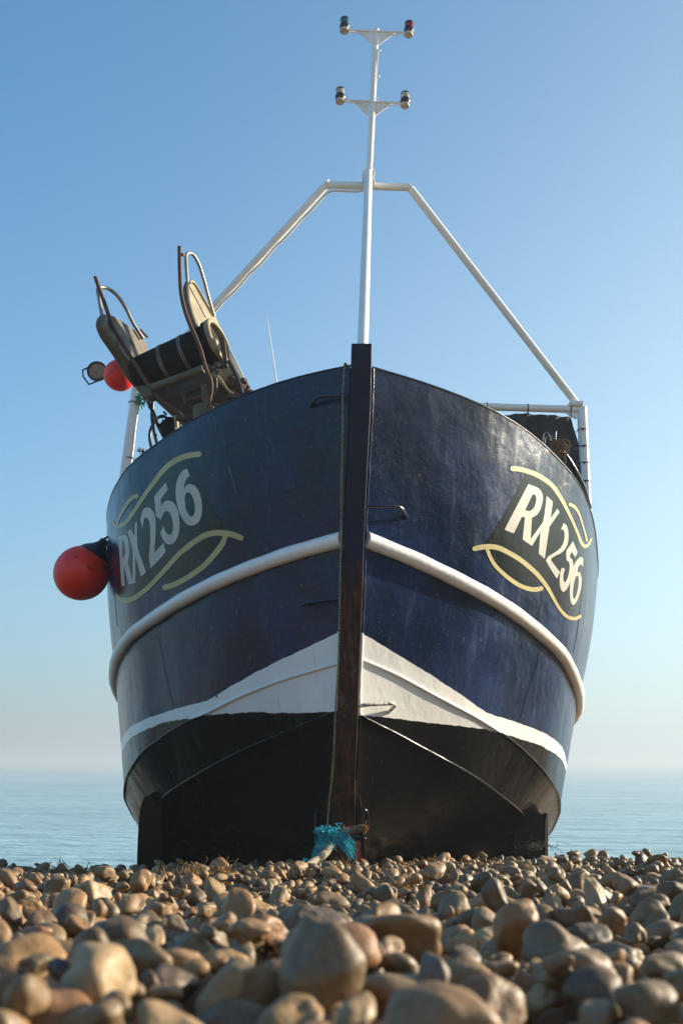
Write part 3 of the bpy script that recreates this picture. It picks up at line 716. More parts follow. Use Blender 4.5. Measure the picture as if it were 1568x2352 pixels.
for u, v in ((1117.5, 934), (1211, 937.5), (1309, 940)):
    mb = MB(); ring_at(mb, P(u, v, 8.3), Vector((1, 0, -.06)), .038, .0042); mb.tube([P(u + 1, v + 8, 8.26), P(u + 1.5, v + 15, 8.28)], .004, 6)
    tag(mb.build('cable_tie', M['hose'], gal), 'black cable tie').matrix_parent_inverse = Matrix()
for u, v, ax in ((303.5, 925, 0), (294.5, 1053, 0)):
    mb = MB(); ring_at(mb, P(u + 4, v, 8.3), P(299, 1000, 8.3) - P(314, 893, 8.3), .045, .0042); tag(mb.build('cable_tie', M['hose'], gal), 'black cable tie').matrix_parent_inverse = Matrix()
mb = MB()
for _ in range(26):
    a = P(323, 915, 8.24) + Vector([rnd.gauss(0, .018) for _ in range(3)]); mb.tube([a, a + Vector([rnd.gauss(0, .025) for _ in range(3)]), a + Vector([rnd.gauss(.01, .03) for _ in range(2)] + [rnd.gauss(-.03, .03)])], .004, 5, smooth_n=3)
mb.tube([P(321, 920, 8.25), P(319, 940, 8.25), P(317, 952, 8.25)], .006, 6)
tag(mb.build('net_twine', M['teal']), 'small knot of green net twine tied to the left gallows post', 'twine')

# crosstrees with navigation lamps
def lens_mat(name, col, dark):
    t = NT(name); v = t.noise(1, 3, .6, t.mapped((60, 60, 14)))
    return t.set(col=t.mix(t.rng(v, .35, .65), dark, col), rough=.16, spec=.6)
LENS = {'green': lens_mat('green_lens', lin(52, 112, 112), lin(20, 62, 66)), 'red': lens_mat('red_lens', lin(150, 14, 24), lin(70, 6, 12)),
        'clear': lens_mat('clear_lens', lin(206, 200, 180), lin(120, 114, 100))}
M['lampbase'] = simple('beige_lamp_base', lin(186, 172, 148), .5, dirt=lin(110, 76, 50), dirt_amt=.8, dscale=30, dlo=.58, dhi=.66)
def nav(uv, Y, lens, lab, tilt):
    root = empty('navigation_light', boat); root['label'] = lab
    b0 = P(uv[0], uv[1], Y); ax = Vector((tilt, 0, 1)).normalized()
    def q(nm, prof, h, m):
        o_ = MB().lathe(prof, b0 + ax * h, ax, 28).build(nm, m, root); o_.matrix_parent_inverse = Matrix()
    q('lamp_base', [(0, 0), (.038, 0), (.040, .004), (.040, .016), (.036, .024), (.036, .030)], 0, M['lampbase'])
    q('lamp_body', [(.036, .0), (.043, .008), (.044, .030), (.041, .044), (.038, .050)], .030, M['hose'])
    q('lens', [(.038, 0), (.038, .046), (.037, .048)], .080, LENS[lens])
    q('lamp_cap', [(.040, 0), (.041, .006), (.036, .013), (.02, .017), (0, .018)], .127, M['hose'])
def tree(v_arm, ul, ur, dl_, dr, gl, gr, lens):
    mb = MB(); y = 7.62
    mb.tube([P(ul, v_arm - dl_, y), P(ur, v_arm + dr, y)], .0095, 12)
    for tri in (gl, gr): mb.prism([P(*g(*p), y + .004) for p in tri], (0, .008, 0))
    mb.tube([P(ul + 4, v_arm - dl_ + 3, y), P(ul + 30, v_arm - dl_ + 7, y), P(ul + 52, v_arm - dl_ + 8, y)], .0045, 8, smooth_n=4)
    mb.tube([P(ur - 4, v_arm + dr + 3, y), P(ur - 28, v_arm + dr + 5, y), P(ur - 50, v_arm + dr + 6, y)], .0045, 8, smooth_n=4)
    mb.build('crosstree', M['white'], boat)
tree(73, 790, 938, 4.5, 2.2, [(520, 356), (706, 366), (703, 528)], [(775, 368), (978, 382), (772, 532)], 0)
tree(234, 781, 930, 4.5, 2.8, [(468, 1188), (668, 1196), (650, 1364)], [(735, 1198), (938, 1214), (728, 1370)], 0)
nav((790.5, 73), 7.62, 'green', 'green lensed navigation light', .03); nav((937.5, 82), 7.62, 'red', 'red lensed navigation light', .07)
nav((780.5, 235.5), 7.62, 'clear', 'left clear lensed navigation light', .03); nav((929.5, 245), 7.62, 'clear', 'right clear lensed navigation light', .04)

# whip aerial
mb = MB(); mb.tube([P(612, 721, 7.2), P(624, 800, 7.2), P(638, 900, 7.2)], [.0025, .004, .006], 8); mb.tube([P(612, 721, 7.2), P(612.4, 724, 7.2)], .005, 8)
mb.build('whip_aerial', M['white'], boat)

# ------------------------------------------------------------------ net hauler
hauler = empty('net_hauler', boat); hauler['label'] = 'weathered net hauler with black rubber drum and rusty guard bars'
g1 = crop(300, 940, 1.96)
ax = Vector((.9, -.33, .29)).normalized()
RE = P(*g1(1126, 828), 6.55)                      # right end of the drum, the wheel
LE = RE - ax * .665
def hb(mb, nm, m, **k):
    o_ = mb.build(nm, m, hauler, **k); o_.matrix_parent_inverse = Matrix(); return o_
def onplane(u, v, p0, n=ax):
    d = rayv(u, v); return d * (p0.dot(n) / d.dot(n))
e1 = ax.orthogonal().normalized()
mb = MB(); Ln = .60
mb.lathe([(.10, 0), (.140, .0), (.146, .012), (.146, .2), (.1445, .21), (.146, .22), (.146, Ln - .2), (.1445, Ln - .19), (.146, Ln - .18), (.146, Ln), (.12, Ln + .002)], LE, ax, 48)
drum = hb(mb, 'drum', M['rubber'])
for h in (.235, .405):
    mb = MB()
    for d_ in (0, .016): mb.lathe([(.1462, 0), (.1505, .002), (.1505, .011), (.1462, .013)], LE + ax * (h + d_), ax, 48)
    hb(mb, 'drum_band', M['strap'])
mb = MB(); RW = .168
mb.lathe([(.146, -.05), (RW - .006, -.045), (RW - .004, -.012)], RE - ax * .012, ax, 44)
hb(mb, 'tyre', M['rubber'])
mb = MB()
prof = [(RW - .02, -.03), (RW, -.022), (RW + .002, .0), (RW - .006, .012), (RW - .028, .014), (RW - .032, .0), (RW - .034, -.06)]
axn = ax; ee1 = ax.orthogonal().normalized(); ee2 = ax.cross(ee1); vs = []
for r_, h_ in prof:
    for k in range(48): a = 2 * math.pi * k / 48; vs.append(RE + ax * h_ + (ee1 * math.cos(a) + ee2 * math.sin(a)) * r_)
mb.add(vs, [(i * 48 + k, i * 48 + (k + 1) % 48, (i + 1) * 48 + (k + 1) % 48, (i + 1) * 48 + k) for i in range(len(prof) - 1) for k in range(48)])
for k in range(5):
    a = 2 * math.pi * k / 5 + .3; d_ = ee1 * math.cos(a) + ee2 * math.sin(a); mb.tube([RE - ax * .05 + d_ * .02, RE - ax * .045 + d_ * (RW - .032)], .011, 8)
mb.lathe([(0, 0), (.03, 0), (.03, .035), (.018, .05), (0, .05)], RE - ax * .06, ax, 20)
hb(mb, 'drive_wheel', M['cream'])
mb = MB(); mb.lathe([(0, 0), (RW - .036, 0), (RW - .036, .004), (0, .004)], RE - ax * .075, ax, 36); hb(mb, 'wheel_disc', M['rust'])
# side arms: dished castings square to the drum
def arm(p0, outline, rim_pts, rim_r, thick, m):
    pts = [onplane(*g1(x, y), p0) for x, y in outline]
    sm_ = smooth_path(pts, 5, True)
    mb = MB(); mb.prism(sm_, ax * thick); o_ = hb(mb, 'side_arm', m)
    mb = MB(); rp = [onplane(*g1(x, y), p0 + ax * thick * .5) for x, y, in rim_pts]
    mb.tube(rp, rim_r, 14, smooth_n=6); o2 = hb(mb, 'arm_rim', M['cast'])
    return o_
pR = RE - ax * .135
arm(pR, [(905, 366), (945, 392), (985, 455), (1040, 555), (1095, 645), (1140, 760), (1150, 900), (1120, 1000), (1080, 1080), (1055, 1050), (1010, 930), (960, 780), (915, 650), (888, 540), (880, 430)],
    [(905, 372), (882, 385), (872, 430), (878, 520), (900, 610), (940, 720), (980, 840), (1015, 950), (1045, 1030), (1062, 1072)], [.014, .020, .024, .026, .027, .027, .026, .025, .026, .022], .010, M['cream'])
mb = MB(); mb.tube([onplane(*g1(x, y), pR + ax * .02) for x, y in [(900, 372), (915, 362), (938, 378), (975, 435), (1010, 500), (1045, 560), (1088, 636)]], .008, 10, smooth_n=5); hb(mb, 'arm_rim', M['cream'])
pL = LE - ax * .03
arm(pL, [(200, 650), (245, 630), (300, 645), (380, 695), (460, 755), (530, 815), (560, 900), (560, 1080), (545, 1190), (500, 1190), (420, 1080), (340, 950), (270, 840), (215, 770), (192, 710)],
    [(232, 650), (212, 672), (210, 715), (240, 785), (290, 860), (350, 950), (405, 1040), (455, 1115), (500, 1165), (540, 1185)], [.026, .034, .040, .042, .040, .040, .042, .042, .040, .030], .010, M['cast'])
# loops above the arms
def bar(nm, pts, Y, r, m, sn=6, seg=12):
    ys = Y if isinstance(Y, (list, tuple)) else [Y] * len(pts)
    mb = MB(); mb.tube([P(*g1(x, y), ys[i]) for i, (x, y) in enumerate(pts)], r, seg, smooth_n=sn); return hb(mb, nm, m)
yr, yl = pR.y, pL.y
bar('guard_loop', [(882, 375), (874, 260), (870, 172), (880, 145), (905, 142), (938, 168), (975, 240), (1010, 350), (1045, 480), (1072, 575), (1092, 640)], [yr - .1, yr - .1, yr - .1, yr - .08, yr - .04, yr + .0, yr + .06, yr + .12, yr + .18, yr + .22, yr + .25], .0125, M['galv'])
bar('guard_loop', [(214, 640), (200, 560), (186, 470), (180, 432), (190, 415), (225, 412), (275, 428), (340, 485), (400, 575), (450, 680), (500, 760), (535, 812)], [yl - .12, yl - .12, yl - .12, yl - .1, yl - .08, yl - .04, yl, yl + .05, yl + .1, yl + .15, yl + .2, yl + .24], .0135, M['galv'])
bar('guard_loop', [(515, 742), (540, 770), (572, 805)], yl + .28, .011, M['galv'])
bar('guard_bar', [(820, 92), (822, 250), (828, 400), (838, 490), (868, 610), (905, 710), (945, 800), (985, 900), (1012, 1000), (1035, 1070), (1062, 1130), (1070, 1200), (1058, 1275), (1048, 1348)], [6.36] * 4 + [6.34, 6.32, 6.3, 6.28, 6.27, 6.26, 6.25, 6.27, 6.29, 6.3], .0142, M['rust'])
bar('guard_bar', [(160, 328), (190, 415), (235, 540), (268, 640), (300, 725), (360, 830), (425, 935), (500, 1055), (570, 1165), (640, 1255), (720, 1325), (800, 1385), (860, 1440)], [6.62] * 4 + [6.6, 6.58, 6.56, 6.54, 6.52, 6.5, 6.48, 6.46, 6.44], .0142, M['rust'])
mb = MB(); mb.tube([P(*g1(838, 155), 6.36), P(*g1(856, 158), 6.4)], .012, 8); hb(mb, 'bolt', M['rust'])
bar('lower_tube', [(600, 1202), (800, 1130), (1010, 1050)], [6.5, 6.44, 6.38], .031, M['cast'], 2, 18)
# bed plate, brackets and covers
def plate(nm, pts, Y, th, m, back=0.0):
    mb = MB(); ys = Y if isinstance(Y, (list, tuple)) else [Y] * len(pts)
    mb.prism([P(*g1(x, y), ys[i]) for i, (x, y) in enumerate(pts)], (0, th, back)); return hb(mb, nm, m, bevel=.004)
M['bed'] = simple('dirty_alloy_bed', lin(70, 60, 44), .6, col2=lin(44, 35, 25), nscale=7, dirt=lin(60, 38, 24), dirt_amt=.9, dscale=6, dlo=.45, dhi=.6, bump=.003)
plate('bed_plate', [(470, 1190), (560, 1235), (620, 1270), (760, 1400), (850, 1480), (1000, 1420), (1180, 1330), (1330, 1270), (1240, 1180), (1120, 1040), (1000, 1030), (620, 1160)], 6.62, .10, M['bed'])
plate('bed_edge', [(470, 1185), (520, 1245), (560, 1260), (600, 1262), (620, 1230), (560, 1180)], 6.5, .12, M['cast'])
plate('bracket', [(830, 1210), (990, 1160), (1000, 1190), (880, 1235), (868, 1265), (884, 1310), (880, 1332), (862, 1330), (842, 1290)], 6.46, .05, M['bed'])
plate('bracket', [(985, 1170), (1025, 1160), (1040, 1230), (1025, 1290), (1045, 1330), (1020, 1340), (995, 1290)], 6.42, .05, M['cast'])
mb = MB(); mb.tube([P(*g1(885, 1298), 6.46), P(*g1(1000, 1262), 6.43)], .013, 12); hb(mb, 'hinge_pin', M['rust'])
plate('pedestal', [(925, 1345), (960, 1320), (1040, 1320), (1090, 1340), (1085, 1375), (925, 1440)], 6.3, .2, M['cast'])
plate('pedestal', [(775, 1405), (800, 1430), (805, 1500), (780, 1520)], 6.5, .1, M['cream'])
plate('cover_plate', [(1085, 1075), (1120, 1020), (1190, 990), (1215, 960), (1290, 1100), (1370, 1250), (1340, 1270), (1230, 1248), (1160, 1150)], 6.55, .03, M['cream'])
plate('side_cover', [(1205, 890), (1222, 900), (1270, 990), (1320, 1100), (1378, 1240), (1350, 1260), (1280, 1110), (1212, 985)], [6.6] * 8, .16, M['white'])
mb = MB(); mb.tube([P(*g1(1085, 1085), 6.47), P(*g1(1135, 1135), 6.44), P(*g1(1205, 1225), 6.42)], [.02, .016, .008], 10); mb.tube([P(*g1(1205, 1225), 6.42), P(*g1(1235, 1245), 6.42)], .010, 8); hb(mb, 'strut', M['cream'])
plate('wear_block', [(1130, 798), (1155, 790), (1175, 830), (1190, 940), (1192, 1000), (1170, 1010), (1140, 900)], 6.42, .05, simple('old_timber', lin(96, 80, 66), .8, col2=lin(58, 46, 38), nscale=30, bump=.006, bscale=40))
plate('wear_block_bracket', [(1085, 995), (1180, 975), (1200, 1000), (1190, 1020), (1090, 1030)], 6.42, .06, M['bed'])
mb = MB(); mb.lathe([(0, 0), (.016, 0), (.016, .014), (0, .014)], P(*g1(1115, 1018), 6.40), (0, 1, 0), 6)
mb.lathe([(0, 0), (.012, 0), (.012, .014), (0, .014)], P(*g1(1128, 1075), 6.42), (0, 1, 0), 6)
mb.tube([P(*g1(1100, 1045), 6.43), P(*g1(1132, 1085), 6.42)], .008, 8); mb.tube([P(*g1(1090, 1060), 6.43), P(*g1(1120, 1098), 6.42)], .008, 8)
hb(mb, 'bolt', M['cast'])
bar('handle', [(1108, 1120), (1112, 1180), (1108, 1225), (1085, 1240), (1060, 1242)], 6.4, .006, M['cast'])
for c_, s_ in (((1225, 1150), .045), ((1310, 1180), .05), ((1355, 1205), .022)):
    mb = MB(); cc = P(*g1(*c_), 6.52); mb.lathe([(0, -s_), (s_ * .7, -s_), (s_ * .8, -s_ * .3), (s_ * .6, 0), (s_ * .8, s_ * .4), (s_ * .5, s_), (0, s_)], cc, (.3, .2, 1), 9, False); hb(mb, 'rusty_fitting', M['rust'])
mb = MB(); 
for i in range(26):
    x = 840 + i * 21; y = 1450 - i * 9.3; c_ = P(*g1(x, y - 4), 6.34 - i * .004); s_ = rnd.uniform(.012, .03)
    mb.box(c_ + Vector((rnd.gauss(0, .01), rnd.gauss(.04, .02), rnd.uniform(-.01, .012))), (s_, s_ * .3, 0), (-s_ * .3, s_, 0), (0, s_ * .2, s_ * .6))
hb(mb, 'rusty_base', M['rust'], bevel=.006)
for pts, Y, r in (([(1205, 985), (1225, 1030), (1255, 1090), (1285, 1160), (1305, 1225), (1315, 1275)], 6.38, .0135),
                  ([(565, 1255), (585, 1340), (620, 1400), (650, 1490), (700, 1590)], 6.7, .0125), ([(603, 1265), (608, 1340), (604, 1420), (615, 1510), (645, 1640)], 6.72, .012),
                  ([(600, 1665), (588, 1600), (590, 1540), (615, 1480), (650, 1435), (690, 1420), (722, 1440), (735, 1490)], 6.74, .0115)):
    bar('hydraulic_hose', pts, Y, r, M['hose'])
mb = MB(); cc = P(*g1(752, 1515), 6.62)
mb.lathe([(0, -.09), (.05, -.09), (.065, -.05), (.075, 0), (.07, .04), (.04, .06), (.03, .075), (0, .08)], cc, (-.2, .1, 1), 16)
for _ in range(14):
    a = cc + Vector([rnd.gauss(-.05, .03), -.03, rnd.gauss(0, .035)]); mb.tube([a, a + Vector([rnd.gauss(-.01, .02), 0, rnd.gauss(-.01, .02)])], .007, 6)
hb(mb, 'hydraulic_motor', M['rubber'])
# stubs of rope lying over the rail
mb = MB()
for _ in range(22):
    a = P(*crop(430, 1780, 2.8)(410 + rnd.gauss(0, 18), 92 + rnd.gauss(0, 10)), 7.35); mb.tube([a, a + Vector((rnd.gauss(-.02, .02), -.01, rnd.gauss(.02, .015)))], .003, 5)
tag(mb.build('rope_end', M['rope_brown']), 'frayed brown rope end on the hull top edge, left of the net hauler', 'rope end')

# floodlight and floats
fl = empty('floodlight', boat)
def fb(mb, nm, m): o_ = mb.build(nm, m, fl); o_.matrix_parent_inverse = Matrix(); return o_
fc = P(*g1(176, 1068), 7.45); fa = (Vector((0, 0, .0)) - fc).normalized(); fa = (fa + Vector((-.05, 0, -.12))).normalized()
mb = MB(); mb.lathe([(.02, -.09), (.06, -.06), (.079, -.01), (.081, .012), (.076, .018), (.067, .018), (.066, .008)], fc, fa, 36); fb(mb, 'lamp_housing', M['hose'])
mb = MB(); mb.lathe([(0, .008), (.03, .011), (.066, .008)][::-1], fc, fa, 30); fb(mb, 'lamp_glass', M['glassy'])
mb = MB(); mb.tube([P(*g1(125, 1030), 7.42), P(*g1(62, 1060), 7.42), P(*g1(66, 1110), 7.42), P(*g1(112, 1172), 7.42), P(*g1(178, 1145), 7.42)], .0072, 10); fb(mb, 'lamp_bracket', M['hose'])
mb = MB(); mb.tube([fc - fa * .07, P(318, 890, 8.25)], .012, 8); fb(mb, 'lamp_arm', M['hose'])
def ico(sub):
    bm = bmesh.new(); bmesh.ops.create_icosphere(bm, subdivisions=sub, radius=1)
    v = np.array([x.co[:] for x in bm.verts]); f = np.array([[q.index for q in x.verts] for x in bm.faces]); bm.free(); return v, f
fc2 = P(276, 862, 7.1); r2 = 36.3 / F * (fc2.length * .985)
v_, f_ = ico(4); mb = MB(); mb.add([fc2 + Vector(p) * r2 for p in v_], f_.tolist()); 
small_f = mb.build('small_float', M['red_ball']); tag(small_f, 'small orange-red ball float beside the floodlight, under the net hauler', 'float', 'orange-red floats hung on the boat')
mb = MB(); mb.tube([fc2 + Vector((.05, .02, r2 * .7)), fc2 + Vector((.09, .1, r2 * 1.3)), P(*g1(430, 1000), 7.0)], .006, 6, smooth_n=4); o_ = mb.build('float_lanyard', M['rope_brown'], small_f)
bf = empty('large_float'); tag(bf, 'large orange-red ball float with dark blue end hanging against the left side of the hull', 'float', 'orange-red floats hung on the boat')
cB = P(188, 1316, 8.05); rB = 61.8 / F * cB.length * .985; eye = P(241, 1241, 8.05); axf = (eye - cB); Lf = axf.length; axf.normalize()
mb = MB(); prof = [(rB * math.sin(a), -rB * math.cos(a)) for a in np.linspace(.02, math.pi * .80, 36)]; mb.lathe(prof, cB, axf, 48)
mb.build('float_body', M['red_ball'], bf)
mb = MB(); a_ = math.pi * .795; p0 = (rB * math.sin(a_) + .001, -rB * math.cos(a_))
mb.lathe([p0, (p0[0] * .86, p0[1] + (Lf - p0[1]) * .22), (p0[0] * .52, p0[1] + (Lf - p0[1]) * .5), (p0[0] * .3, p0[1] + (Lf - p0[1]) * .75), (.035, Lf), (.015, Lf + .01)], cB, axf, 40)
mb.build('float_cap', M['floatcap'], bf)
mb = MB()
mb.tube([eye + Vector((-.01, 0, .01)), eye + Vector((.03, .02, .035)), eye + Vector((.06, .08, .01))], .009, 8, smooth_n=4); mb.tube([eye + Vector((.0, -.02, 0)), eye + Vector((.03, -.01, -.06)), eye + Vector((.025, 0, -.14))], .007, 8, smooth_n=4)
mb.build('float_rope', M['floatcap'], bf)

# ------------------------------------------------------------------ tarpaulin on the gallows
g5 = crop(1800, 1550, 2.352)
topc = [(-900, 250), (-200, 262), (200, 250), (430, 243), (560, 266), (640, 258), (728, 246), (820, 256), (915, 268), (1000, 277), (1070, 272), (1132, 262), (1152, 290)]
NXT, NZT = 60, 26; vs = []; tx = np.linspace(0, len(topc) - 1, NXT)
for j in range(NZT + 1):
    t = j / NZT
    for i in range(NXT):
        a = int(min(tx[i], len(topc) - 2)); fr = tx[i] - a; x = topc[a][0] * (1 - fr) + topc[a + 1][0] * fr; y = topc[a][1] * (1 - fr) + topc[a + 1][1] * fr
        top = P(*g5(x, y), 8.3); edge = (i / (NXT - 1)) ** 6
        p = top + Vector((edge * (.06 * math.sin(min(t * 1.4, 1) * math.pi / 2) + .01 * t), 0, -.88 * t))
        p.y += .025 * math.sin(x * .018 + t * 3) * (1 - t) + .018 * math.sin(t * 9 + x * .006) + .01 * math.sin(x * .05 + t * 17)
        vs.append(p)
mb = MB(); mb.add(vs, [(j * NXT + i, j * NXT + i + 1, (j + 1) * NXT + i + 1, (j + 1) * NXT + i) for j in range(NZT) for i in range(NXT - 1)])
tp = mb.build('tarpaulin', M['tarp']); tag(tp, 'dark canvas tarpaulin tied to the white gallows bar at the right', 'tarpaulin')
md = tp.modifiers.new('thickness', 'SOLIDIFY'); md.thickness = .003
for x, y in ((728, 252), (915, 272), (1130, 276), (1172, 420), (1182, 575), (1188, 735)):
    mb = MB(); ring_at(mb, P(*g5(x, y), 8.25), Vector((0, 1, .2)), .009, .003); mb.build('eyelet', M['strap'], tp).matrix_parent_inverse = Matrix()
# pin, handrail and rope coil at the right-hand top edge
mb = MB(); mb.tube([P(*g5(986, 412), 7.5), P(*g5(975, 640), 7.5)], .0115, 12); mb.build('belaying_pin', M['navy'], boat)
mb = MB(); mb.tube([P(*g5(1025, 570), 7.55), P(*g5(1100, 660), 7.6), P(*g5(1180, 790), 7.7), P(*g5(1235, 900), 7.85), P(*g5(1275, 1010), 8.0), P(*g5(1310, 1130), 8.2)], .019, 14, smooth_n=5); mb.build('handrail', M['navy'], boat)
coil = empty('rope_coil'); tag(coil, 'coil of brown rope hung over a blue pin by the tarpaulin', 'rope coil')
cc = P(*g5(1015, 560), 7.46); mb = MB()
for i in range(20):
    th = rnd.uniform(-1.0, .9); L_l = rnd.uniform(.05, .115); W_ = rnd.uniform(.012, .03)
    d_ = Vector((math.cos(th), rnd.uniform(-.5, .3), math.sin(th) + .1)).normalized(); w_ = Vector((-d_.z, rnd.uniform(-.6, .6), d_.x)).normalized()
    o0 = cc + Vector((rnd.gauss(-.02, .012), rnd.gauss(0, .015), rnd.gauss(0, .015)))
    pts = [o0 + d_ * (L_l * (1 - math.cos(a)) * .5) + w_ * (W_ * math.sin(a)) for a in np.linspace(0, 2 * math.pi, 15)[:-1]]
    mb.tube(pts, .0052, 7, closed=True)
for i in range(8):
    a0 = rnd.uniform(0, 6); pts = [cc + Vector((-.03 + .026 * math.cos(a), .012 * math.sin(a * 2 + i), .045 * math.sin(a) + .006 * i - .02)) for a in np.linspace(a0, a0 + 5.6, 14)]
    mb.tube(pts, .0052, 7)
mb.tube([P(*g5(x, y), 7.46) for x, y in [(1070, 650), (1085, 690), (1075, 715), (1055, 718)]], .005, 7, smooth_n=4)
mb.tube([P(*g5(x, y), 7.44) for x, y in [(950, 640), (1010, 655), (1080, 640), (1105, 600), (1080, 590)]], .0055, 7, smooth_n=4)
mb.build('rope', M['rope_brown'], coil)
mb = MB()
for pts in ([(870, 520), (878, 450), (898, 424), (920, 428), (938, 465)], [(890, 550), (892, 490), (910, 460), (930, 462), (945, 500)], [(938, 500), (945, 470), (958, 450)]):
    mb.tube([P(*g5(x, y), 7.4) for x, y in pts], .0035, 7, smooth_n=5)
o_ = mb.build('wire_hook', M['galv']); tag(o_, 'small pair of bent wire hooks beside the brown rope coil', 'hook')
# ------------------------------------------------------------------ ground, sea
SEA_Z = -3.3
def gz(x, y):
    x = np.asarray(x, float); y = np.asarray(y, float)
    t = np.clip((y - 5.3) / 1.6, 0, None); t1 = np.minimum(t, 1)
    z = -.238 - .0595 * y + .028 * np.clip((y - 2.5) / 2, 0, 1) - .04 * np.exp(-((x - .15) / .8) ** 2 - ((y - 5.4) / 1.3) ** 2) + .035 * np.exp(-((x - 1.3) / .8) ** 2 - ((y - 2.6) / .9) ** 2) - .075 * (1.6 * (t1 ** 2) / 2 + 1.6 * np.clip(t - 1, 0, None))
    z = z + .022 * np.where(x < 0, .3 * np.clip(x, -3, 0), np.clip(x, 0, 3.2)) * np.clip(y / 5, 0, 1) + .02 * np.sin(x * 1.9 + 1) * np.clip(y / 4, 0, 1) + .012 * np.sin(x * 3.7 + y * 1.7)
    z = np.where(y > 7.5, np.minimum(z, -.6 - .12 * (y - 7.5)), z)
    # unseen shingle rise added behind and right of the camera to darken hull reflections
    def st(a, lo, hi): q = np.clip((a - lo) / (hi - lo), 0, 1); return q * q * (3 - 2 * q)
    added_bank = np.maximum(2.6 * st(x, 6, 13) * st(1.3 * x - 4 - y, 0, 5), 2.3 * st(-y, 3, 9))
    return z + added_bank
def sheet(name, xs, ys, zf, m):
    X, Y = np.meshgrid(xs, ys); Z = zf(X, Y); nx, ny = len(xs), len(ys)
    v = np.stack([X, Y, Z], -1).reshape(-1, 3); i, j = np.meshgrid(np.arange(nx - 1), np.arange(ny - 1)); a = (j * nx + i).ravel()
    f = np.stack([a, a + 1, a + nx + 1, a + nx], 1)
    me = bpy.data.meshes.new(name); me.from_pydata(v, [], f.tolist()); me.materials.append(m)
    me.polygons.foreach_set('use_smooth', np.ones(len(f), bool)); o = bpy.data.objects.new(name, me); COL.objects.link(o); return o
t = NT('beach_grit')
vor = t.n('ShaderNodeTexVoronoi'); vor.inputs['Scale'].default_value = 22; t.l(t.pos(), vor.inputs['Vector'])
gc = t.mix(t.noise(1.1, 4), lin(62, 50, 38), lin(84, 70, 54)); sp_ = t.n('ShaderNodeSeparateColor'); t.l(vor.outputs['Color'], sp_.inputs[0])
gx_ = t.n('ShaderNodeSeparateXYZ'); t.l(t.pos(), gx_.inputs[0])
far_ = t.math('MAXIMUM', t.math('MAXIMUM', t.rng(gx_.outputs[1], .8, .4), t.rng(gx_.outputs[1], 7.6, 8.4)), t.rng(t.math('SUBTRACT', t.math('ABSOLUTE', gx_.outputs[0]), t.math('MULTIPLY', gx_.outputs[1], .40)), 1.1, 1.5))
gc = t.mix(far_, gc, t.mix(t.rng(sp_.outputs[1], 0, 1), lin(176, 148, 112), lin(122, 108, 88)))
gc = t.mix(t.math('MULTIPLY', t.rng(sp_.outputs[0], 0, 1, 0, .6), t.math('SUBTRACT', 1.0, far_)), gc, lin(50, 42, 36))
grit = t.set(col=gc, rough=.85, normal=t.bump(t.rng(vor.outputs['Distance'], 0, .6, 1, 0), .02, 1.))
xs = np.concatenate([np.linspace(-400, -12, 30), np.linspace(-9, 20, 191), np.linspace(22, 400, 30)])
ys = np.concatenate([np.linspace(-60, -12, 8), np.linspace(-11, -1.3, 30), np.linspace(-1, 9, 90), np.linspace(10, 60, 25)])
beach = sheet('beach', xs, ys, lambda x, y: np.maximum(gz(x, y), -6.5) - .03, grit); beach['kind'] = 'structure'
t = NT('sea_water')
n1 = t.noise(1, 4, .55, t.mapped((.22, .75, 1))); n2 = t.noise(1, 5, .6, t.mapped((.9, 2.6, 1))); n3 = t.noise(1, 3, .5, t.mapped((.035, .11, 1)))
hgt = t.math('ADD', t.math('MULTIPLY', n1, .9), t.math('ADD', t.math('MULTIPLY', n2, .25), t.math('MULTIPLY', n3, 1.6)))
water = t.set(col=t.mix(t.rng(n3, .35, .65), lin(122, 168, 180), lin(148, 192, 202)), rough=.16, normal=t.bump(hgt, 1.1, 1.), spec=.5)
t.b.inputs['IOR'].default_value = 1.33
sea = sheet('sea', np.concatenate([-np.geomspace(6800, 20, 22), np.geomspace(20, 6800, 22)]), np.concatenate([np.linspace(22, 100, 20), np.geomspace(120, 6800, 24)]), lambda x, y: np.full(np.shape(x), SEA_Z), water); sea['kind'] = 'structure'

# ------------------------------------------------------------------ shingle
t = NT('flint_pebble')
at = t.n('ShaderNodeAttribute', attribute_name='tint'); tc = at.outputs['Color']
big = t.noise(17, 5, .6); fine = t.noise(150, 4, .7)
cc_ = t.mix(t.rng(big, .35, .72, 0, .55), tc, lin(128, 98, 64))
cc_ = t.mix(t.math('MULTIPLY', t.rng(t.noise(31, 6, .65), .56, .68), .55), cc_, lin(78, 66, 56))
cc_ = t.mix(t.math('MULTIPLY', t.rng(t.noise(24, 5, .6, None, 1.), .62, .72), .3), cc_, lin(104, 62, 38))
cc_ = t.mix(t.rng(fine, .45, .8, 0, .35), cc_, lin(160, 138, 108))
cc_ = t.mix(t.math('MULTIPLY', speckled(t, 120, .10), .5), cc_, lin(50, 42, 36))
peb_m = t.set(col=cc_, rough=t.rng(big, .3, .7, .42, .62), normal=t.bump(fine, .0006, .8, t.bump(t.noise(40, 5, .65), .004, .8)), spec=.45)
ICO = {k: ico(k) for k in (2, 3, 4, 5)}
PAL = [((180, 143, 98), .26, 'tan'), ((158, 130, 94), .22, 'buff'), ((136, 118, 92), .17, 'grey-brown'), ((118, 110, 94), .07, 'grey'), ((92, 74, 56), .09, 'dark brown'),
       ((160, 116, 82), .06, 'russet'), ((188, 162, 124), .08, 'pale sandy'), ((66, 64, 68), .015, 'dark slate')]
PW = np.cumsum([p[1] for p in PAL]); PW /= PW[-1]
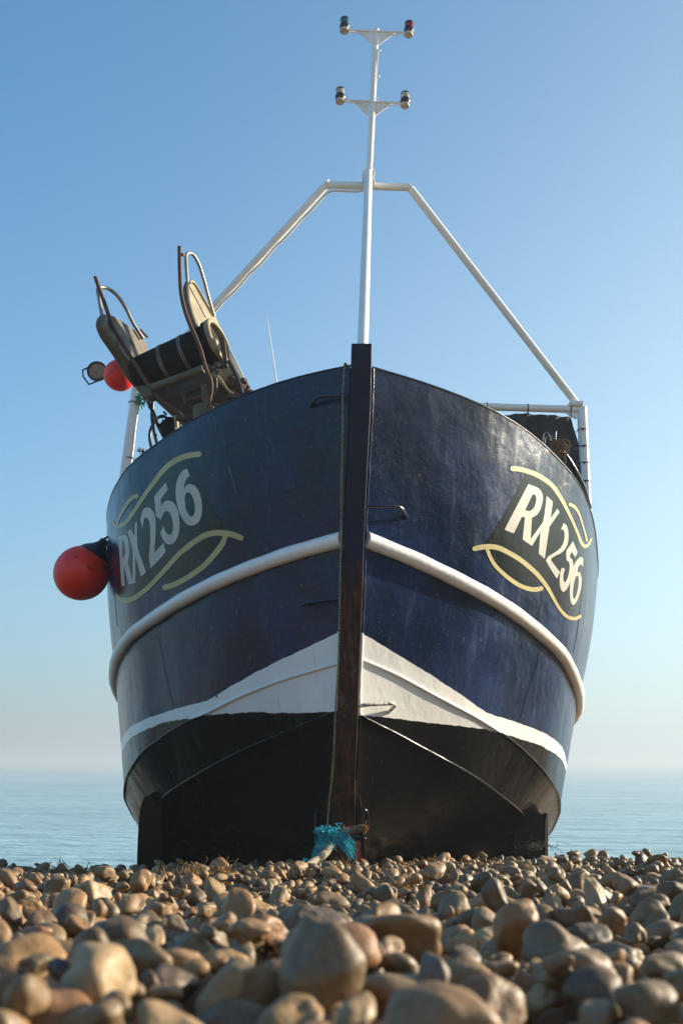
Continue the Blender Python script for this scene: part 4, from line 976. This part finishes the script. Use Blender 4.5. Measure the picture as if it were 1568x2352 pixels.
def make_stone(axes, Rm, lod, seed):
    """a worn flint: a ball with a few ground-off flats and soft hollows"""
    r_ = np.random.default_rng(seed); d, f = ICO[lod]
    K_ = r_.integers(5, 10); n = r_.normal(size=(K_, 3)); n /= np.linalg.norm(n, axis=1)[:, None]; h = r_.uniform(.50, .95, K_)
    p_ = r_.choice([8., 14., 24.]); q = np.clip(d @ n.T, 0, None) / h
    r = (1 + (q ** p_).sum(1)) ** (-1 / p_)
    for fr, am in ((1.6, .17), (3.1, .10), (6.3, .04)):
        ph = r_.uniform(0, 6.28, 3); k = r_.normal(size=(3, 3)); k /= np.linalg.norm(k, axis=1)[:, None]
        r = r * (1 + am * np.sin(fr * (d @ k.T) * 1.4 + ph).mean(1) * 1.6)
    if r_.random() < .35:                     # a hollow in one side
        c_ = r_.normal(size=3); c_ /= np.linalg.norm(c_); r = r - .22 * np.exp(-((1 - d @ c_) / .10))
    return (d * r[:, None] * np.asarray(axes)) @ Rm.T, f
CELL = .008; GX0, GX1, GY0, GY1 = -4.8, 4.9, .6, 8.4
HX = int((GX1 - GX0) / CELL); HY = int((GY1 - GY0) / CELL)
gx = GX0 + (np.arange(HX) + .5) * CELL; gy = GY0 + (np.arange(HY) + .5) * CELL
H = gz(*np.meshgrid(gx, gy)) - .03; BASE = H.copy()
def qrot(r_):
    yaw = r_.uniform(0, 6.283); tx_, ty_ = r_.normal(0, .42, 2)
    a = Matrix.Rotation(yaw, 3, 'Z'); b = Matrix.Rotation(tx_, 3, 'X'); c_ = Matrix.Rotation(ty_, 3, 'Y'); return np.array(c_ @ b @ a)
area = sum((.80 * y + 2.5) * .05 for y in np.arange(.8, 8.3, .05))
N_ST = int(area / .00155 * 1.8)
stones = []
def halfw(y): return .40 * y + 1.25
ymax = 8.25
# sample uniformly over the wedge
while len(stones) < N_ST:
    y = rng.uniform(.75, ymax); x = rng.uniform(-halfw(ymax), halfw(ymax))
    if abs(x) > halfw(y): continue
    stones.append([x, y])
sizes = np.exp(rng.normal(math.log(.031), .50, N_ST)); sizes = np.clip(sizes, .014, .17)
layer = rng.random(N_ST)
order = np.argsort(layer - (sizes > .085) * .10)
placed = []
for idx in order:
    x, y = stones[idx]; s = sizes[idx]
    s *= float(np.interp(y, [1.2, 2.2, 3.2, 5], [1.22, 1.02, .88, .84])); s = min(s, .100)
    ax_ = np.array([s * rng.uniform(.95, 1.3), s * rng.uniform(.75, .98), s * rng.uniform(.56, .86)]) / 2
    Rm = qrot(rng); A_m = Rm @ np.diag(1 / (ax_ * .95) ** 2) @ Rm.T
    S_ = np.linalg.inv(A_m); ex, ey = math.sqrt(S_[0, 0]), math.sqrt(S_[1, 1])
    kx = max(1, int(ex / CELL)); ky = max(1, int(ey / CELL))
    dx, dy = np.meshgrid(np.arange(-kx, kx + 1) * CELL, np.arange(-ky, ky + 1) * CELL)
    b = A_m[0, 2] * dx + A_m[1, 2] * dy; cq = A_m[0, 0] * dx * dx + 2 * A_m[0, 1] * dx * dy + A_m[1, 1] * dy * dy - 1
    disc = b * b - A_m[2, 2] * cq; ok = disc > 0
    if not ok.any(): continue
    sq = np.sqrt(np.where(ok, disc, 0)); zt = (-b + sq) / A_m[2, 2]; zb = (-b - sq) / A_m[2, 2]
    best = None
    for c_i in range(5):
        xx = x + (rng.normal(0, .03) if c_i else 0); yy = y + (rng.normal(0, .03) if c_i else 0)
        ix = int((xx - GX0) / CELL); iy = int((yy - GY0) / CELL)
        if ix - kx < 0 or iy - ky < 0 or ix + kx >= HX or iy + ky >= HY: continue
        sub = H[iy - ky:iy + ky + 1, ix - kx:ix + kx + 1]
        z0 = np.where(ok, sub - zb, -9).max()
        rel = z0 - gz(xx, yy)
        if best is None or rel < best[0]: best = (rel, z0, ix, iy)
    if best is None or best[0] > .085 + s * .2: continue
    z0, ix, iy = best[1] - .08 * s, best[2], best[3]
    sub = H[iy - ky:iy + ky + 1, ix - kx:ix + kx + 1]; np.maximum(sub, np.where(ok, z0 + zt, -9), out=sub)
    placed.append((gx[ix], gy[iy], z0, s, ax_, Rm, kx, ky, ok, zt))
# drop stones that nothing above ground level can show
vis = []
for i, (x, y, z0, s, ax_, Rm, kx, ky, ok, zt) in enumerate(placed):
    ix = int((x - GX0) / CELL); iy = int((y - GY0) / CELL)
    sub = H[iy - ky:iy + ky + 1, ix - kx:ix + kx + 1]; e = (ok & (z0 + zt > sub - .004)).sum() / ok.sum()
    if e > .04: vis.append((i, e))
print('stones placed', len(placed), 'kept', len(vis))
def project(x, y, z):
    yc = y * CP + z * SP; zc = -y * SP + z * CP; return 784 + F * x / yc, 1176 - F * zc / yc, yc
cand = []
for i, e in vis:
    x, y, z0, s = placed[i][:4]; u, v, yc = project(x, y, z0)
    if 0 < u < 1568 and 1900 < v < 2330 and e > .35: cand.append((s / yc * min(1, e + .2), i, u, v))
cand.sort(reverse=True); single = {c_[1]: c_ for c_ in cand[:300]}
COLN = {}
def tint(seed):
    r_ = np.random.default_rng(seed + 5000); k = int(np.searchsorted(PW, r_.random())); c_ = np.array(lin(*PAL[k][0])[:3]) * r_.uniform(.38, .78) * np.array([1.06, .98 * r_.uniform(.96, 1.03), .86 * r_.uniform(.95, 1.05)])
    return c_, PAL[k][2]
V_, F_, T_ = [], [], []; off = 0; singles = []
for i, e in vis:
    x, y, z0, s, ax_, Rm = placed[i][:6]; u, v, yc = project(x, y, z0); px = s / yc * 996
    lod = 4 if px > 42 else 3 if px > 17 else 2
    col, cn = tint(i)
    if i in single:
        vv, ff = make_stone(ax_, Rm, 4 if px > 20 else 3, i)
        me = bpy.data.meshes.new('pebble'); me.vertices.add(len(vv)); me.vertices.foreach_set('co', vv.ravel())
        me.loops.add(ff.size); me.loops.foreach_set('vertex_index', ff.ravel()); me.polygons.add(len(ff)); me.polygons.foreach_set('loop_start', np.arange(0, ff.size, 3)); me.update(calc_edges=True)
        me.polygons.foreach_set('use_smooth', np.ones(len(ff), bool)); me.materials.append(peb_m)
        a = me.attributes.new('tint', 'FLOAT_COLOR', 'POINT'); a.data.foreach_set('color', np.tile(np.append(col, 1), len(vv)).astype(np.float32))
        o = bpy.data.objects.new('pebble', me); COL.objects.link(o); o.location = (x, y, z0)
        singles.append((o, u, v, px, cn, ax_, s)); continue
    vv, ff = make_stone(ax_, Rm, lod, i); V_.append(vv + [x, y, z0]); F_.append(ff + off); off += len(vv); T_.append(np.tile(np.append(col, 1), (len(vv), 1)))
V_ = np.concatenate(V_); F_ = np.concatenate(F_); T_ = np.concatenate(T_).astype(np.float32)
me = bpy.data.meshes.new('shingle'); me.vertices.add(len(V_)); me.vertices.foreach_set('co', V_.ravel())
me.loops.add(F_.size); me.loops.foreach_set('vertex_index', F_.ravel().astype(np.int32)); me.polygons.add(len(F_)); me.polygons.foreach_set('loop_start', np.arange(0, F_.size, 3, dtype=np.int32)); me.update(calc_edges=True)
me.polygons.foreach_set('use_smooth', np.ones(len(F_), bool)); me.materials.append(peb_m)
a = me.attributes.new('tint', 'FLOAT_COLOR', 'POINT'); a.data.foreach_set('color', T_.ravel())
sh = bpy.data.objects.new('shingle', me); COL.objects.link(sh); sh['kind'] = 'stuff'; tag(sh, 'small tan and grey shingle covering the beach around the boat', 'shingle')
print('shingle verts', len(V_), 'faces', len(F_))
ORD = ['first', 'second', 'third', 'fourth', 'fifth', 'sixth', 'seventh', 'eighth', 'ninth', 'tenth', 'eleventh', 'twelfth', 'thirteenth', 'fourteenth', 'fifteenth', 'sixteenth', 'seventeenth', 'eighteenth', 'nineteenth', 'twentieth', 'twenty-first', 'twenty-second', 'twenty-third', 'twenty-fourth', 'twenty-fifth', 'twenty-sixth', 'twenty-seventh', 'twenty-eighth', 'twenty-ninth', 'thirtieth']
singles.sort(key=lambda q: -q[2])
NB = 15
for bnd in range(0, len(singles), NB):
    row = sorted(singles[bnd:bnd + NB], key=lambda q: q[1]); rk = bnd // NB
    for k, (o, u, v, px, cn, ax_, s) in enumerate(row):
        sz = 'big' if px > 60 else 'medium' if px > 32 else 'small'
        a3 = sorted(ax_); shp = 'long' if a3[2] / a3[1] > 1.45 else 'flat' if a3[0] / a3[1] < .62 else 'rounded'
        tag(o, f'{sz} {cn} {shp} pebble, {ORD[k]} from the left in the {ORD[rk]} row up', 'pebble', 'pebbles lying on the beach in front of the boat')

# ------------------------------------------------------------------ ropes at the bow
mb = MB()
LR = [(791, 840), (787, 905), (787, 986), (784.7, 1083), (783.6, 1180), (783.5, 1230), (781.5, 1300), (780, 1378), (778.5, 1458), (775.8, 1539), (770.4, 1620), (767.7, 1700), (763.7, 1767), (757, 1834), (750.5, 1905), (746, 1945)]
pts = [P(u, v, YF(v) + (.03 if v < 1200 else .0 if v < 1500 else -.01)) for u, v in LR]
pts = [P(799, 846, 5.52), P(795, 838, 5.46)] + pts
lineR = smooth_path(pts, 12)
for ph in (0, 2.09, 4.19):
    strand = []; L_a = 0
    for i, p in enumerate(lineR):
        if i: L_a += (p - lineR[i - 1]).length
        a = L_a * 230 + ph; strand.append(p + Vector((math.cos(a), math.sin(a), 0)) * .0034)
    mb.tube(strand, .0037, 6)
for _ in range(150):
    p = rnd.choice(lineR); q = p + Vector((rnd.gauss(0, .008), -.003, rnd.gauss(0, .008))); mb.tube([p, q], .0005, 4)
ln = mb.build('mooring_line', M['rope_green']); tag(ln, 'thin faded green cord hanging down the bow left of the stem', 'rope')
g = crop(1100, 3100, 2.851)
tr = MB(); pts = [P(*g(*p), y) for p, y in (((632, 800), 5.70), ((590, 870), 5.64), ((540, 920), 5.58), ((470, 975), 5.48), ((400, 1025), 5.36), ((350, 1060), 5.26), ((290, 1130), 5.12))]
tr.tube(pts, [.0205, .022, .022, .021, .0205, .02, .02], 16, smooth_n=6, wob=.03)
tow = tr.build('tow_rope', M['rope_pale']); tag(tow, 'thick pale tow rope running from the blue twine knot down into the shingle', 'tow rope')
mb = MB(); pts = [P(*g(*p), 5.62) for p in ((650, 690), (760, 655), (860, 635), (960, 612), (1040, 606))]
mb.tube(pts, .0165, 14, smooth_n=5)
pp = smooth_path(pts, 14)
for i in range(2, len(pp) - 1, 3): ring_at(mb, pp[i], Vector((1, 0, .22 + rnd.uniform(-.1, .1))), .0175, .0042)
wr = mb.build('wrapped_shackle_rope', M['rope_brown']); tag(wr, 'short brown rope-wrapped bar lashed across the stem through the right towing eye', 'rope')
mb = MB()
for cxy, n_ in (((1035, 610), 45), ((790, 640), 24), ((830, 670), 14)):
    for _ in range(n_):
        a = P(*g(cxy[0] + rnd.gauss(0, 6), cxy[1] + rnd.gauss(0, 16)), 5.60); mb.tube([a, a + Vector((rnd.gauss(.004, .006), rnd.gauss(0, .006), rnd.gauss(0, .010)))], .0016, 5)
mb.build('frayed_end', simple('orange_fibre', lin(190, 126, 60), .8, col2=lin(150, 96, 44)), wr)
bt = MB(); ctr = P(*g(600, 690), 5.60)
def fibre(a, b, sag, r, n=5, jit=.01):
    q = []
    for k in range(n + 1):
        t_ = k / n; q.append(a.lerp(b, t_) + Vector((rnd.gauss(0, jit), rnd.gauss(0, jit), rnd.gauss(0, jit) + sag * 4 * t_ * (1 - t_))))
    bt.tube(q, r, 5, smooth_n=2, caps=False)
for _ in range(140):     # knot wrapped round the rope ends
    a = P(*g(rnd.gauss(590, 60), rnd.gauss(670, 40)), 5.60 + rnd.gauss(0, .025)); b = P(*g(rnd.gauss(650, 80), rnd.gauss(740, 50)), 5.60 + rnd.gauss(0, .03)); fibre(a, b, rnd.gauss(.012, .01), rnd.uniform(.0011, .0026))
for _ in range(70):      # frayed tuft up and to the left
    a = P(*g(rnd.gauss(560, 18), rnd.gauss(660, 18)), 5.60); b = P(*g(rnd.gauss(490, 22), rnd.gauss(640, 26)), 5.60 + rnd.gauss(0, .02)); fibre(a, b, .006, rnd.uniform(.001, .0022), 3, .004)
for _ in range(60):     # tail falling to the right
    a = P(*g(rnd.gauss(690, 40), rnd.gauss(720, 30)), 5.58); b = P(*g(rnd.gauss(860, 34), rnd.gauss(880, 45)), 5.56 + rnd.gauss(0, .03)); fibre(a, b, rnd.uniform(0, .025), rnd.uniform(.0009, .002), 5, .005)
for _ in range(60):      # tail down the left side behind the rope
    a = P(*g(rnd.gauss(530, 20), rnd.gauss(760, 25)), 5.66); b = P(*g(rnd.gauss(455, 18), rnd.gauss(925, 22)), 5.66 + rnd.gauss(0, .03)); fibre(a, b, -.008, rnd.uniform(.001, .002), 5, .005)
for _ in range(26):
    a = P(*g(rnd.gauss(720, 40), rnd.gauss(700, 30)), 5.57); b = a + Vector((rnd.uniform(.02, .09), rnd.gauss(0, .02), rnd.uniform(-.05, .03))); fibre(a, b, rnd.gauss(0, .02), .0008, 5, .005)
for _ in range(26):
    a = P(*g(rnd.gauss(355, 14), rnd.gauss(985, 6)), 5.45); fibre(a, a + Vector((rnd.gauss(0, .02), rnd.gauss(0, .01), rnd.gauss(0, .008))), .004, .0012, 3, .002)
bl = bt.build('twine_tangle', M['twine_blue']); tag(bl, 'frayed bright blue twine tangled round the rope ends at the foot of the stem', 'twine')
def gpt(u, v):
    """where the line of sight through u, v meets the shingle"""
    d = rayv(u, v)
    for Y in np.arange(.9, 8.0, .01):
        p = d * (Y / d.y); ix = int((p.x - GX0) / CELL); iy = int((p.y - GY0) / CELL)
        if 0 <= ix < HX and 0 <= iy < HY and p.z <= H[iy, ix]: return p
    return None
WEED = [((165, 1968), .10, 46, 'dry tan weed sprigs standing on the shingle crest at far left'), ((383, 1962), .05, 14, 'small dry weed sprig against the black left bilge keel'),
        ((497, 2002), .07, 60, 'tuft of dry tan weed left of the tow rope'), ((440, 1998), .045, 26, 'small dry weed tuft between the left bilge keel and the tall tan tuft'),
        ((788, 1962), .07, 130, 'matted dry weed under the blue twine at the stem foot'), ((848, 1972), .045, 40, 'dry weed wisps just right of the stem foot'),
        ((935, 2040), .07, 50, 'golden weed tuft among the pebbles right of the stem'), ((990, 1975), .045, 34, 'low dry weed at the shingle edge below the black right hull'), ((130, 1995), .05, 40, 'brown weed mat among the pebbles at far left')]
for (u, v), hgt_, n_, lab in WEED:
    p = gpt(u, v)
    if p is None:
        p = P(u, v, 5.3); p.z = float(gz(p.x, p.y)) + .03
    bt = MB()
    for _ in range(n_):
        a = p + Vector((rnd.gauss(0, hgt_ * .55), rnd.gauss(0, hgt_ * .4), -.01)); h_ = hgt_ * rnd.uniform(.35, 1.1)
        b = a + Vector((rnd.gauss(0, h_ * .5), rnd.gauss(0, h_ * .4), h_ * rnd.uniform(.1, 1))); fibre(a, b, rnd.gauss(.0, .01), rnd.uniform(.0008, .0018), 4, h_ * .09)
    tag(bt.build('dry_weed', M['weed']), lab, 'dry weed')
p = gpt(1242, 1952) or P(1242, 1950, 6.2); bt = MB()
for _ in range(26):
    a = p + Vector((rnd.gauss(0, .04), rnd.gauss(0, .02), rnd.gauss(.01, .01))); fibre(a, a + Vector((rnd.gauss(0, .04), rnd.gauss(0, .02), rnd.gauss(.01, .02))), .01, .0012, 4, .008)
tag(bt.build('net_scrap', simple('dull_green_twine', lin(80, 92, 70), .8)), 'scrap of dull green netting on the shingle before the right bilge keel', 'net scrap')

# ------------------------------------------------------------------ sea haze
hm = bpy.data.materials.new('haze'); hm.use_nodes = True; ht = hm.node_tree; ht.nodes.clear()
pv = ht.nodes.new('ShaderNodeVolumePrincipled'); ho_ = ht.nodes.new('ShaderNodeOutputMaterial'); pv.inputs['Density'].default_value = .0023
pv.inputs['Color'].default_value = (.62, .69, .76, 1); pv.inputs['Anisotropy'].default_value = .2; ht.links.new(pv.outputs[0], ho_.inputs['Volume'])
mb = MB(); mb.box((0, 3400, 0.0), (7000, 0, 0), (0, 3500, 0), (0, 0, 7.6)); hz = mb.build('haze', hm); hz['kind'] = 'stuff'; tag(hz, 'pale sea haze lying over the water towards the horizon', 'haze')
